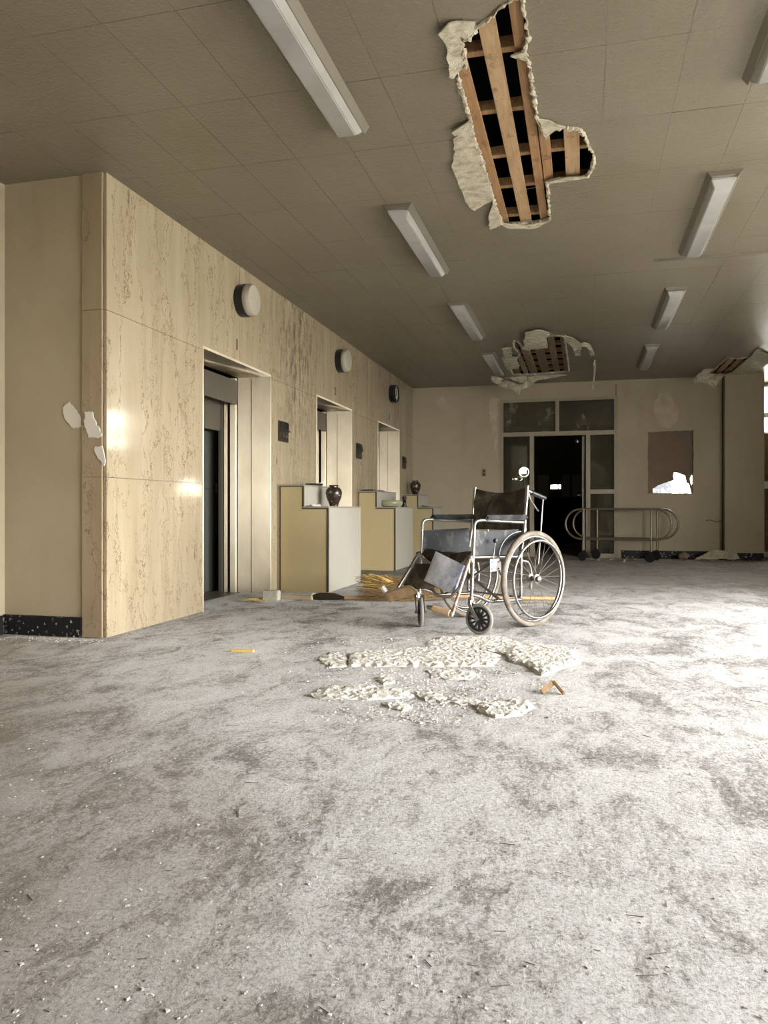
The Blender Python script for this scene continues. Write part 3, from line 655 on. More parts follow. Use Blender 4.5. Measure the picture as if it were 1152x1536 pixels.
# things on the cabinets
def vase(label, loc, s=1):
    t = thing('vase', label, 'vase', loc)
    obj('body', lathe(bmesh.new(), [(.035*s, 0), (.045*s, .004*s), (.048*s, .02*s), (.078*s, .09*s), (.088*s, .14*s), (.082*s, .175*s), (.06*s, .198*s)], 32), M_glaze, t, smooth=True)
    obj('neck', lathe(bmesh.new(), [(.060*s, .196*s), (.045*s, .203*s), (.045*s, .212*s), (.054*s, .220*s), (.050*s, .224*s), (.038*s, .212*s), (.038*s, .19*s)], 32), M_glaze, t, smooth=True)
    return t
p = at_z(521, 757, ZL); 
vase('dark brown glazed vase on the lower step of the nearest cabinet', (XL+.44, 7.34, ZL), .95)
vase('dark brown glazed vase on the upper step of the far corner cabinet', (XL+.17, 12.45, ZU), 1.05)
bm = bmesh.new(); lathe(bm, [(.05, 0), (.13, .01), (.155, .045), (.150, .075), (.125, .09), (.115, .088), (.13, .07), (.12, .02), (.001, .012)], 32)
for v in bm.verts: v.co.y *= .62; v.co = Matrix.Rotation(.5, 3, 'Z') @ v.co
o = obj('ceramic_bowl', bm, M_celadon, smooth=True, loc=(XL+.39, 9.95, ZL)); tag(o, 'green glazed oval planter bowl on the lower step of the middle cabinet', 'bowl')
t = thing('figurine', 'small black figurine standing beside the green bowl on the middle cabinet', 'figurine', (XL+.47, 10.35, ZL))
obj('body', lathe(bmesh.new(), [(.045, 0), (.045, .012), (.03, .02), (.024, .06), (.032, .08), (.02, .098)], 20), M_black, t, smooth=True)
obj('head', lathe(bmesh.new(), [(.005, .096), (.028, .105), (.034, .125), (.028, .145), (.005, .152)], 20), M_black, t, smooth=True)
o = obj('tray', newbox((-.08, -.3, 0), (.08, .3, .018)), M_black, bevel=.006, loc=(XL+.13, 9.97, ZU)); tag(o, 'flat black tray lying on the upper step of the middle cabinet', 'tray')
t = thing('paper_packet', 'small white paper packet lying on the lower step of the nearest cabinet', 'packet', (XL+.33, 7.12, ZL), .3)
obj('box', newbox((-.045, -.03, 0), (.045, .03, .018)), M_paper, t, bevel=.002); obj('label_patch', newbox((-.046, -.02, .006), (-.02, .031, .0185)), M_trim, t)
o = obj('paper_scrap', newbox((-.05, -.02, 0), (.03, .03, .007)), M_twig, loc=(XL+.30, 7.02, ZL), rotz=.4); tag(o, 'brown scrap lying left of the white packet on the nearest cabinet', 'scrap')
t = thing('ashtray', 'shallow dark metal dish with a white tube leaning in it on the nearest cabinet', 'dish', (XL+.19, 7.45, ZU))
obj('dish', lathe(bmesh.new(), [(.05, 0), (.085, .004), (.095, .022), (.09, .024), (.05, .008), (.001, .006)], 28), M_bronze, t, smooth=True)
obj('tube', tube(bmesh.new(), fillet([(.02, .0, .012), (.04, .10, .03), (.05, .16, .06)], .04), .009, 10), M_ceramic, t, smooth=True)
o = obj('saucer', lathe(bmesh.new(), [(.06, 0), (.075, .006), (.15, .028), (.155, .034), (.15, .034), (.07, .012), (.001, .010)], 36), M_ceramic, smooth=True, loc=(XL+.41, 12.55, ZL)); tag(o, 'white shallow dish on the lower step of the far corner cabinet', 'dish')

# ------------------------------------------------------------------ far doors
dr = root('door_4'); y0, y1 = YF-.015, YF+.06
def bar(x0, x1, z0, z1, name='frame_bar', d=0): obj(name, newbox((x0, y0+d, z0), (x1, y1-d, z1)), M_frame, dr, bevel=.003)
bar(DX0, DX0+.055, 0, DZ); bar(DX1-.06, DX1, 0, DZ); bar(DX0+.055, DX1-.06, DZ-.045, DZ); bar(DX0+.055, DX1-.06, 2.02, 2.09, 'transom_bar')
bar(-.45, -.39, 2.09, DZ-.045, 'mullion'); bar(-.87, -.80, 0, 2.02, 'mullion'); bar(.04, .11, 0, 2.02, 'mullion'); bar(.11, DX1-.06, 1.05, 1.12, 'rail'); bar(DX0+.055, -.87, 1.0, 1.05, 'rail'); bar(.11, DX1-.06, 0, .07, 'rail'); bar(DX0+.055, -.87, 0, .07, 'rail')
def pane(x0, x1, z0, z1, m): obj('pane', newbox((x0, YF+.02, z0), (x1, YF+.026, z1)), m, dr)
pane(DX0+.055, -.45, 2.09, DZ-.045, M_glass_dirty); pane(-.39, DX1-.06, 2.09, DZ-.045, M_glass_dirty)
pane(DX0+.055, -.87, 1.05, 2.02, M_glass_dark); pane(.11, DX1-.06, 1.12, 2.02, M_glass_dark); pane(.11, DX1-.06, .07, 1.05, M_glass_dark); pane(DX0+.055, -.87, .07, 1.0, M_glass_dark)
leaf = root('door_5')                              # door leaf standing open into the corridor, seen edge on
obj('leaf', newbox((-.02, YF+.07, .02), (.02, YF+.86, 2.0)), M_frame, leaf, bevel=.003)
bm = bmesh.new(); tube(bm, fillet([(-.02, YF+.15, 1.03), (-.08, YF+.15, 1.03), (-.08, YF+.05, 1.03)], .02), .01, 10); obj('door_handle', bm, M_chrome, leaf, smooth=True)
bm = bmesh.new(); lathe(bm, [(.01, 0), (.03, .01), (.035, .04), (.02, .06)], 20, 'z', (-.10, YF+.12, 1.90)); obj('door_closer', bm, M_chrome, leaf, smooth=True)
# corridor behind
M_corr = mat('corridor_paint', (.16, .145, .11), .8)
bm = bmesh.new(); box(bm, (-2.6, YF+.14, 0), (-2.5, 19, 2.9)); box(bm, (.70, YF+.14, 0), (.8, 19, 2.9)); box(bm, (-2.6, YF+.14, 2.8), (.8, 19, 2.9))
wa, wb = at_y(826, 733.5, 18.9), at_y(836, 727, 18.9); wc, wdd = at_y(838, 733.5, 18.9), at_y(841, 727, 18.9)  # slots open to the sky, standing in for a reflection in cupboard glass
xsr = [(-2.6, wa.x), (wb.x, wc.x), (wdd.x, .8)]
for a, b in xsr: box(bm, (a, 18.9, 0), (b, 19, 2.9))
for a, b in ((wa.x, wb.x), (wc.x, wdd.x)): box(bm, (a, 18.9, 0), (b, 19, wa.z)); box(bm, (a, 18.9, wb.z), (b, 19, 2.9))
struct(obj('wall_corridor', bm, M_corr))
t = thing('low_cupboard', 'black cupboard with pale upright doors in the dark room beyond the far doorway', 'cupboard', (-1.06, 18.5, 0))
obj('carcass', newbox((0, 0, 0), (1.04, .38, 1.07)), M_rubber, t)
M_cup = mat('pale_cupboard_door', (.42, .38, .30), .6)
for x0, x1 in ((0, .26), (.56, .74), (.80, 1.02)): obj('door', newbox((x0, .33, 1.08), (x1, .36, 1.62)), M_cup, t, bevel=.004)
o = obj('screen_panel', newbox((-1.28, 14.2, 0), (-1.0, 14.24, 1.95)), M_corr); tag(o, 'pale upright panel standing in the dark room behind the left sidelight', 'panel')
o = obj('screen_panel', newbox((.20, 14.3, 0), (.45, 14.34, 1.6)), M_brown); tag(o, 'brown upright board standing in the dark room behind the right sidelight', 'panel')
# round mirrors of an examination lamp behind the left sidelight
def mirror(px, py, y, r, target, bend):
    P = at_y(px, py, y); n = ((_C-P).normalized()+(Vector(target)-P).normalized()).normalized()
    bm = bmesh.new(); lathe(bm, [(r*(k/8) if k else .0005, bend*(k/8)**2) for k in range(9)]+[(r*1.03, bend), (r*1.0, bend-.012), (.001, -.012)], 32)
    q = Vector((0, 0, 1)).rotation_difference(n); 
    for v in bm.verts: v.co = q @ v.co
    return P, bm
t = thing('examination_lamp', 'two headed mirrored examination lamp standing behind the left sidelight of the far doors', 'lamp', (-.95, 13.75, 0))
P, bm = mirror(786, 708, 13.75, .085, (XR, 3.55, 1.4), .005); o = obj('mirror_head', bm, M_mirror, t, smooth=True); o.location = P-t.location
P2, bm = mirror(776, 718, 13.75, .085, (XR, 3.6, 1.3), .008)
for v in bm.verts: v.co.z *= .45
o = obj('mirror_head', bm, M_mirror, t, smooth=True); o.location = P2-t.location
bm = bmesh.new(); q = P-t.location; tube(bm, [(q.x, q.y+.03, 0), (q.x, q.y+.03, q.z)], .015, 10); obj('stand_pole', bm, M_black, t); obj('stand_base', lathe(bmesh.new(), [(.18, 0), (.18, .03), (.03, .05)], 24, 'z', (q.x, q.y+.03, 0)), M_black, t)
# switch plate
t = thing('wall_switch', 'brass coloured double switch plate on the far wall left of the doors', 'switch', (-1.635, YF, 1.418))
obj('plate', newbox((-.04, -.008, -.065), (.04, 0, .065)), mat('brass_plate', (.30, .22, .12), .4, metal=.5), t, bevel=.002)
for z in (-.03, .03): obj('rocker', newbox((-.018, -.016, z-.018), (.018, -.008, z+.018)), M_bronze, t, bevel=.002)

# ------------------------------------------------------------------ ceiling lights
def strip_light(label, x, y0, y1):
    t = thing('ceiling_light', label, 'ceiling light', (x, (y0+y1)/2, ZC), group='strip lights on the ceiling'); h = (y1-y0)/2
    w = .105
    bm = bmesh.new()
    for s in (-1, 1): prism(bm, [(s*w, 0), (s*(w-.004), 0), (s*.072, -.038), (s*.078, -.038)][::s], -h, h, Matrix(((1, 0, 0, 0), (0, 0, 1, 0), (0, 1, 0, 0), (0, 0, 0, 1))))
    obj('reflector', bm, M_fixture, t)
    for q0 in (-h, h-.02): obj('end_plate', prism(bmesh.new(), [(-w, 0), (w, 0), (.078, -.03), (-.078, -.03)], q0, q0+.02, Matrix(((1, 0, 0, 0), (0, 0, 1, 0), (0, 1, 0, 0), (0, 0, 0, 1)))), M_fixture, t)
    bm = bmesh.new(); a, b, d = .074, .050, .078
    hh = h-.03; P = [(-a, -hh, -.005), (a, -hh, -.005), (a, hh, -.005), (-a, hh, -.005), (-a, -hh, -.04), (a, -hh, -.04), (a, hh, -.04), (-a, hh, -.04), (-b, -hh+.05, -d), (b, -hh+.05, -d), (b, hh-.05, -d), (-b, hh-.05, -d)]
    V = [bm.verts.new(p) for p in P]
    for i in (0, 4):
        for k in range(4): bm.faces.new((V[i+k], V[i+(k+1) % 4], V[i+4+(k+1) % 4], V[i+4+k]))
    bm.faces.new(V[:4]); bm.faces.new(V[8:]); obj('diffuser', bm, M_diff, t, bevel=.004, smooth=True)
names = ['largest', 'second', 'third', 'fourth']
for side, x in (('left', -1.24), ('right', .85)):
    for k, (a, b) in enumerate(((2.5, 4.05), (5.12, 6.66), (7.70, 9.27), (10.30, 11.85))):
        w = ['nearest the camera', 'second from the camera', 'third from the camera', 'farthest from the camera'][k]
        strip_light('unlit white strip light in the %s row on the ceiling, %s' % (side, w), x, a, b)
bm = bmesh.new(); box(bm, (.57, 6.80, ZC-.022), (2.9, 6.83, ZC-.0005)); o = obj('conduit', bm, M_fixture, bevel=.003); tag(o, 'thin painted conduit crossing the ceiling behind the second right strip light', 'conduit')

# ------------------------------------------------------------------ wheelchair
O = Vector((-.58, 5.51, 0)); ANG = math.atan2(-.807, -.59)
wc_ = thing('wheelchair', 'old chrome wheelchair with black vinyl seat standing on the dusty floor', 'wheelchair', O, ANG)
def ring(bm, R, r, y, n=64, m=12, zc=0, sx=1):
    tube(bm, [(R*math.cos(2*PI*k/n), y, zc+R*math.sin(2*PI*k/n)) for k in range(n)], r, m, closed=True)
    return bm
def rear_wheel(y, s):
    w = bpy.data.objects.new('rear_wheel', None); COL.objects.link(w); w.parent = wc_; w.location = (0, y, .328)
    obj('tyre', ring(bmesh.new(), .310, .0175, 0), M_tyre, w, smooth=True)
    bm = ring(bmesh.new(), .288, .010, 0); obj('wheel_rim', bm, M_chrome, w, smooth=True)
    obj('hand_rim', ring(bmesh.new(), .262, .0095, s*.045), M_chrome, w, smooth=True)
    obj('hub', lathe(bmesh.new(), [(.012, -.04), (.012, -.03), (.032, -.028), (.032, -.024), (.018, -.02), (.018, .02), (.032, .024), (.032, .028), (.02, .03), (.022, .05), (.014, .056)], 24, 'y'), M_chrome, w, smooth=True)
    sp = tube(bmesh.new(), [(.02, 0, .02), (.285, 0, 0)], .0014, 5); me = None
    for k in range(28):
        a = 2*PI*k/28; side = .026*(1 if k % 2 else -1); tw = .5*(1 if k % 4 < 2 else -1)
        if me is None or True:
            p0 = Vector((.030*math.cos(a+tw), side, .030*math.sin(a+tw))); p1 = Vector((.285*math.cos(a), 0, .285*math.sin(a)))
            if k < 4: bm = tube(bmesh.new(), [p0, p1], .0015, 5); o = obj('spoke', bm, M_spoke, w); 
            else:
                src = [c for c in w.children if c.name.startswith('spoke')][k % 4]; o = src.copy(); COL.objects.link(o); o.parent = w; o.rotation_euler = (0, -(a-2*PI*(k % 4)/28), 0)
    sp.free()
    for k in range(5):
        a = 2*PI*k/5+.3; bm = tube(bmesh.new(), [(.286*math.cos(a), 0, .286*math.sin(a)), (.266*math.cos(a), s*.042, .266*math.sin(a))], .004, 6); obj('rim_bracket', bm, M_chrome, w)
rear_wheel(.315, 1); rear_wheel(-.285, -1)
bm = tube(bmesh.new(), [(0, -.25, .328), (0, .28, .328)], .010, 10); 
RT = .0115
def side_frame(y, s):
    t = tube(bmesh.new(), fillet([(-.085, y, .885), (-.02, y, .90), (-.004, y, .90)], .0), .0, 4) if False else bmesh.new()
    tube(t, fillet([(-.010, y, .965), (.028, y, .646), (.06, y, .50), (.06, y, .20)], .03), RT, 10)                   # back post
    tube(t, fillet([(.04, y, .712), (.445, y, .731), (.515, y, .725), (.518, y, .64), (.545, y, .20)], [.03, .05, .02, .02]), RT, 10)   # arm tube and front post
    tube(t, [(.055, y, .478), (.535, y, .492)], RT, 10)
    tube(t, fillet([(.535, y, .25), (.47, y, .235), (.38, y, .195), (.06, y, .185)], [.04, .04]), RT, 10)            # lower rail
    tube(t, fillet([(.06, y, .45), (-.02, y, .44), (-.05, y, .36), (-.04, y, .25)], .05), RT, 10)
    tube(t, [(.03, y, .328), (0, y+s*.03, .328)], .02, 10)
    tube(t, [(.015, y, .70), (.015, y, .62)], .009, 8)
    for z in (.31, .29, .345): tube(t, [(.540, y, z), (.5395, y, z+.012)], .016, 12)
    obj('side_frame', t, M_chrome, wc_, smooth=True)
    obj('armrest_pad', newbox((.005, y-.028, .728), (.425, y+.028, .765)), M_pad, wc_, bevel=.012)
    P = [(.055, .49), (.515, .49), (.512, .655), (.07, .665)]
    bm = prism(bmesh.new(), P, -.002, .002, Matrix(((1, 0, 0, 0), (0, 0, 1, y-s*.012), (0, 1, 0, 0), (0, 0, 0, 1)))); obj('side_panel', bm, M_skirt, wc_)
    bm = tube(bmesh.new(), [(.055+.22*math.sin(q), y-s*.004, .50-.02+.17*math.cos(q)) for q in [PI/2*k/8 for k in range(9)]], .003, 6); obj('wheel_guard', bm, M_plateal, wc_)
    # push handle, lever and brake rod
    h = tube(bmesh.new(), fillet([(-.006, y, .93), (-.03, y, .925), (-.06, y, .915)], .01), RT, 10); h2 = obj('push_handle', h, M_chrome, wc_, smooth=True)
    obj('grip', tube(bmesh.new(), [(-.05, y, .918), (-.195, y, .880)], [.017, .016], 12), M_black, h2, smooth=True)
    obj('brake_handle', tube(bmesh.new(), fillet([(-.02, y, .925), (-.035, y, .87), (-.11, y, .80), (-.125, y, .79)], .03), .006, 8), M_chrome, h2, smooth=True)
    obj('brake_rod', tube(bmesh.new(), [(-.175, y, .875), (-.125, y, .42)], .0055, 8), M_chrome, h2, smooth=True)
    # wheel lock
    lk = obj('wheel_lock', newbox((.295, y+s*.014, .392), (.385, y+s*.019, .475)), M_plateal, wc_, bevel=.002)
    obj('lock_lever', tube(bmesh.new(), [(.36, y+s*.02, .47), (.350, y+s*.03, .585)], .004, 8), M_chrome, lk, smooth=True)
    obj('lever_knob', lathe(bmesh.new(), [(.002, -.016), (.012, -.012), (.016, 0), (.012, .012), (.002, .016)], 16, 'z', (.349, y+s*.03, .595)), M_black, lk, smooth=True)
    obj('lock_shoe', tube(bmesh.new(), [(.30, y+s*.02, .395), (.28, y+s*.03, .36)], .010, 8), M_chrome, lk, smooth=True)
    for zz in (.41, .455):
        for xx in (.31, .37): obj('bolt', lathe(bmesh.new(), [(.005, -.003), (.005, .003)], 8, 'y', (xx, y+s*.021, zz)), M_trim, lk)
side_frame(.25, 1); side_frame(-.25, -1)
bm = bmesh.new(); box(bm, (0, -.0, 0), (0, 0, 0)); bm.free()
for (a, b) in (((.27, .24, .47), (.30, -.24, .20)), ((.30, -.24, .47), (.27, .24, .20))):
    A, B = Vector(a), Vector(b); d = (B-A); q = Vector((0, 0, 1)).rotation_difference(d.normalized()).to_matrix()
    bm = newbox((-.012, -.006, 0), (.012, .006, d.length)); 
    for v in bm.verts: v.co = A + q @ v.co
    obj('cross_brace', bm, M_chrome, wc_, bevel=.002)
obj('axle_rod', tube(bmesh.new(), [(.06, -.25, .20), (.06, .25, .20)], .007, 8), M_chrome, wc_)
obj('seat_hinge', lathe(bmesh.new(), [(.02, -.02), (.02, .02)], 16, 'x', (.285, 0, .335)), M_black, wc_)
# backrest: sagging vinyl between the back posts
def cloth(fn, nu=16, nv=12, th=.004):
    bm = bmesh.new(); G = [[[bm.verts.new(fn(i/nu, j/nv, k)) for j in range(nv+1)] for i in range(nu+1)] for k in (0, 1)]
    for k in (0, 1):
        for i in range(nu):
            for j2 in range(nv):
                f = (G[k][i][j2], G[k][i+1][j2], G[k][i+1][j2+1], G[k][i][j2+1]); bm.faces.new(f if k else f[::-1])
    for i in range(nu):
        for j2 in (0, nv): bm.faces.new((G[0][i][j2], G[0][i+1][j2], G[1][i+1][j2], G[1][i][j2]))
    for j2 in range(nv):
        for i in (0, nu): bm.faces.new((G[0][i][j2], G[0][i][j2+1], G[1][i][j2+1], G[1][i][j2]))
    return bm
def f_back(u, v, k):
    y = -.25+.5*u; z = .655+(.955-.655)*v; x = .024-.036*v
    sag = math.sin(PI*u); z -= sag*.035*v; x -= sag*.035*(1-.3*v)
    x += noise.noise(Vector((u*3, v*2.2+u*1.5, 0)))*.014
    return Vector((x+k*.005, y, z))
obj('backrest', cloth(f_back), M_vinyl, wc_, smooth=True)
def f_seat(u, v, k):
    y = -.24+.48*u; x = .07+.46*v; z = .492-.055*math.sin(PI*u)**.8+(.012*math.sin(u*9) if v > .9 else 0)
    z += noise.noise(Vector((u*4, v*3, 2)))*.012 - (0.03*max(0, v-.85)/.15*abs(math.sin(u*PI*2.2)))
    return Vector((x, y, z+k*.005))
obj('seat', cloth(f_seat, 20, 12), M_vinyl, wc_, smooth=True)
# flap of seat front edge folded up
def f_fold(u, v, k):
    y = -.235+.44*u; x = .53-.04*v; z = .485+.03*v-.055*math.sin(PI*u)*(1-v)+.012*math.sin(7*u+1)
    return Vector((x+.006*k, y, z))
obj('seat_edge', cloth(f_fold, 18, 4), M_vinyl, wc_, smooth=True)
# leg rests
def legrest(y, s, rise, pad_mat, padc):
    top = Vector((.552, y, .493)); ft = Vector(rise)
    lr = obj('leg_rest', tube(bmesh.new(), fillet([top+Vector((-.01, 0, .01)), top, top.lerp(ft, .25), ft], .03), RT*.95, 10), M_rust if s > 0 else M_chrome, wc_, smooth=True)
    obj('hanger_clamp', tube(bmesh.new(), [top+Vector((-.012, 0, -.03)), top+Vector((.004, 0, .01))], .017, 10), M_chrome, lr)
    return lr, top, ft
lr, top, ft = legrest(.25, 1, (.722, .25, .126), M_bluepad, 0)
def quadpad(parent, name, C4, th, m):
    C4 = [Vector(c) for c in C4]; n = (C4[1]-C4[0]).cross(C4[3]-C4[0]).normalized()
    def fn(u, v, k):
        p = C4[0].lerp(C4[1], u).lerp(C4[3].lerp(C4[2], u), v); bul = (1-(2*u-1)**6)*(1-(2*v-1)**6)
        return p + n*(th*(.5+.5*bul)*(1 if k else -1)*.5 + noise.noise(p*9)*.006)
    return obj(name, cloth(fn, 16, 16), m, parent, smooth=True)
LW = Matrix.Translation(O) @ Matrix.Rotation(ANG, 4, 'Z'); LI = LW.inverted()
fwd = Vector((math.cos(ANG), math.sin(ANG), 0)); lat = Vector((-math.sin(ANG), math.cos(ANG), 0))
def on_x(px, py, xl):      # pixel to a point of the plane x = xl of the chair's own frame
    r = _ray(px, py); d = (xl+fwd.dot(O)-fwd.dot(_C))/fwd.dot(r); return LI @ (_C+r*d)
def on_y(px, py, yl):
    r = _ray(px, py); d = (yl+lat.dot(O)-lat.dot(_C))/lat.dot(r); return LI @ (_C+r*d)
quadpad(lr, 'calf_pad', [on_x(655, 828, .60), on_x(696, 848, .57), on_x(681, 892, .66), on_x(637, 872, .70)], .045, M_bluepad)['label'] = 'scuffed blue grey calf pad'
obj('pad_bracket', tube(bmesh.new(), fillet([on_x(646, 880, .68), on_x(654, 893, .69), on_x(676, 896, .69), on_y(690, 880, .25)], .03), .010, 8), M_chrome, lr, smooth=True)
obj('footplate_sleeve', tube(bmesh.new(), [on_y(650, 913, .12), on_y(675, 920, .24)], .023, 10), M_cork, lr, bevel=0)['label'] = 'worn brown sleeve'
a = on_y(650, 913, .12); b = on_y(675, 920, .24)
obj('footplate_pivot', tube(bmesh.new(), [a+(a-b)*.35, b+(b-a)*.1], .013, 10), M_chrome, lr)
lr, top, ft = legrest(-.25, -1, (.74, -.25, .27), M_vinyl, 0)
quadpad(lr, 'calf_pad', [on_x(624, 846, .60), on_x(657, 848, .60), on_x(652, 886, .70), on_x(606, 878, .74)], .03, M_vinyl)
# far footplate: bent tube outline with a brown ribbed plate
fp = [on_x(x, y, .78) for x, y in ((578, 889), (600, 882), (615, 879), (627, 889), (622, 900), (586, 903))]
bm = tube(bmesh.new(), fillet([fp[5], fp[0], fp[2], fp[3]], .02), .008, 8); obj('footplate_rim', bm, M_frame, lr, smooth=True)
quadpad(lr, 'footplate', [fp[0], fp[2], fp[3], fp[5]], .008, M_cork)
bm = tube(bmesh.new(), [on_x(573, 880, .80), on_x(579, 888, .78)], .018, 10); obj('footplate_cap', bm, M_plateal, lr)
bm = tube(bmesh.new(), [on_x(627, 889, .78), on_x(628, 897, .78)], .008, 8); obj('footplate_bolt', bm, M_plateal, lr)
# casters
def caster(cx, cy, ang, stem, name='caster'):
    c = bpy.data.objects.new('caster', None); COL.objects.link(c); c.parent = wc_; c.location = (cx, cy, .1); c.rotation_euler.z = ang
    R = .1
    obj('tyre', ring(bmesh.new(), R-.013, .013, 0, 40, 10), M_tyredark, c, smooth=True)
    bm = bmesh.new(); lathe(bm, [(.022, -.018), (.022, .018)], 16, 'y')
    lathe(bm, [(.066, -.012), (.078, -.014), (.078, .014), (.066, .012), (.066, -.012)], 32, 'y', cap=False); obj('wheel_hub', bm, M_black, c, smooth=True)
    for k in range(12):
        a = 2*PI*k/12; bm = bmesh.new(); box(bm, (.018, -.010, -.006), (.068, .010, .006)); Rm = Matrix.Rotation(a, 3, 'Y')
        for v in bm.verts: v.co = Rm @ v.co
        obj('spoke', bm, M_black, c)
    sx, sz = stem
    for s in (-1, 1):
        pts = fillet([(sx, 0, .125), (sx, s*.028, .10), (sx*.5, s*.030, .04), (0, s*.030, 0)], .03)
        bm = bmesh.new(); tube(bm, pts, [.012]*3+[.013]*(len(pts)-3), 8)
        for v in bm.verts: v.co.y = s*.028 + (v.co.y-s*.028)*(.35 if v.co.z < .09 else 1)
        obj('fork', bm, M_chrome, c, smooth=True)
    obj('axle_bolt', lathe(bmesh.new(), [(.010, -.040), (.010, .040)], 12, 'y'), M_chrome, c)
    bm = bmesh.new(); tube(bm, [(sx, 0, .115), (sx, 0, .135)], .02, 12); obj('fork_head', bm, M_chrome, c)
n1 = LI @ at_z(719, 952, 0); n2 = LI @ at_z(631, 940, 0)
stem1 = Vector((.545, .25)); d = stem1-Vector((n1.x, n1.y)); caster(n1.x, n1.y, math.atan2(d.y, d.x), (d.length, 0))
stem2 = Vector((.545, -.25)); d = stem2-Vector((n2.x, n2.y)); caster(n2.x, n2.y, math.atan2(d.y, d.x), (d.length, 0))

# ------------------------------------------------------------------ stretcher trolley frame
t = thing('stretcher_trolley', 'bare chrome stretcher trolley frame with looped ends by the far wall', 'trolley', (0, 0, 0))
def loop(x0, x1, yl, yr, zb, zt, k=14):
    r = (zt-zb)/2; zm = (zt+zb)/2; P = []
    f = lambda x: yl+(yr-yl)*(x-x0)/(x1-x0)
    for i in range(k+1): a = PI/2-PI*i/k; x = x1-r+r*math.cos(a); P.append((x, f(x), zm+r*math.sin(a)))
    for i in range(k+1): a = -PI/2-PI*i/k; x = x0+r+r*math.cos(a); P.append((x, f(x), zm+r*math.sin(a)))
    return P
M_tch = mat('tarnished_chrome', (.20, .165, .12), .4, metal=.7)
for (x0, x1, yl, yr) in ((-.27, 1.27, 12.38, 12.08), (-.16, 1.42, 12.85, 12.62)):
    obj('side_loop', tube(bmesh.new(), loop(x0, x1, yl, yr, .335, .80), .017, 10, closed=True), M_tch, t, smooth=True)
for (x, y) in ((.005, 12.32), (.985, 12.14), (.215, 12.80), (1.12, 12.66)):
    obj('post', tube(bmesh.new(), [(x, y, .15), (x, y, .80)], .017, 10), M_tch, t, smooth=True)
    cs = obj('caster', lathe(bmesh.new(), [(.02, -.02), (.066, -.018), (.072, -.008), (.072, .008), (.066, .018), (.02, .02)], 28, 'y', (x-.02, y-.02, .072)), M_rubber, t, smooth=True)
    bm = bmesh.new(); box(bm, (x-.035, y-.05, .06), (x-.005, y-.042, .155)); box(bm, (x-.035, y+.005, .06), (x-.005, y+.013, .155)); box(bm, (x-.035, y-.05, .15), (x+.012, y+.014, .16)); obj('caster_fork', bm, M_rubber, cs)
for z in (.335, .80):
    for xa, ya, xb, yb in ((.005, 12.32, .215, 12.80), (.985, 12.14, 1.12, 12.66)):
        obj('cross_bar', tube(bmesh.new(), [(xa, ya, z), (xb, yb, z)], .011, 8), M_tch, t)

# ------------------------------------------------------------------ brooms and small things on the floor
def broom():
    rnd = random.Random(3)
    A, B = Vector((-1.12, 6.62, .06)), Vector((-1.92, 6.45, .10))
    t = thing('twig_broom', 'long twig broom with yellow straw tips lying behind the wheelchair', 'broom', (A.x, A.y, 0))
    d = (B-A).normalized(); side = Vector((-d.y, d.x, 0))
    for nm, m, n, l0, l1, sp in (('twig_bristles', M_straw, 520, .45, .85, .13), ('straw_tips', M_strawy, 170, .55, .80, .10)):
        bm = bmesh.new()
        for i in range(n):
            a, r = rnd.uniform(0, 2*PI), rnd.random()**.6
            L = rnd.uniform(l0, l1); f = 1 if nm[0] == 't' else .8
            s0 = A + side*math.cos(a)*.035*r + Vector((0, 0, math.sin(a)*.035*r)) + (d*.45 if nm[0] == 's' else Vector((0, 0, 0)))
            ee = A + d*L + side*math.cos(a)*sp*r + Vector((0, 0, math.sin(a)*sp*r*f+(.07 if nm[0] == 's' else .01))); ee.z = max(.006, ee.z); s0.z = max(.008, s0.z)
            if nm[0] == 's' : s0.z += .03
            mid = s0.lerp(ee, .6)+Vector((rnd.uniform(-.02, .02), rnd.uniform(-.02, .02), rnd.uniform(-.01, .02))); mid.z = max(.006, mid.z)
            tube(bm, [s0, mid, ee], [.0035, .0025, .0012], 3, cap=False)
        for v in bm.verts: v.co -= t.location
        o = obj(nm, bm, m, t); o['kind'] = 'stuff'
    hd = Vector((.93, .30, 0)).normalized(); Z0 = Vector((0, 0, 0))
    obj('handle', tube(bmesh.new(), [A-t.location+Vector((-.15, -.03, -.01)), A-t.location+hd*.5+Vector((0, 0, -.035)), A-t.location+hd*.98+Vector((0, 0, -.045))], .016, 10), M_stick, t, smooth=True)
    for k in (.05, .16, .30): obj('binding', tube(bmesh.new(), [Vector((0, 0, .06))+d*k, Vector((0, 0, .06))+d*(k+.012)], .045+.08*k, 14), M_trim, t)
broom()
t = thing('floor_brush', 'worn black floor brush with thin wooden handle lying before the nearest cabinet', 'brush', (-2.2, 6.42, 0))
bm = bmesh.new(); tube(bm, [(-.15, -.02, .02), (-.06, 0, .03), (.06, .02, .032), (.16, .03, .02)], [.018, .032, .030, .012], 10)
for v in bm.verts: v.co += Vector((noise.noise(v.co*40), noise.noise(v.co*40+Vector((5, 0, 0))), 0))*.02; v.co.z = max(.001, v.co.z)
obj('brush_head', bm, mat('brown_black_bristle', (.035, .028, .018), .85, spec=.1), t)
obj('handle', tube(bmesh.new(), [(.14, .03, .02), (.80, .27, .016)], .013, 10), M_stick, t, smooth=True)
def put(px, py): p = at_z(px, py, 0); return (p.x, p.y, 0)
bm = newbox((-.07, -.04, 0), (.07, .06, .085)); o = obj('foam_block', bm, M_whitefoam, loc=(-2.66, 6.28, 0), rotz=.1, bevel=.006); tag(o, 'dusty white foam block standing on the floor by the nearest lift', 'block')
uv = ragged([(-.14, -.04), (-.05, -.07), (.02, -.03), (.13, -.05), (.15, 0), (.05, .02), (.06, .05), (-.06, .06), (-.12, .02)], .03, .006, 5)
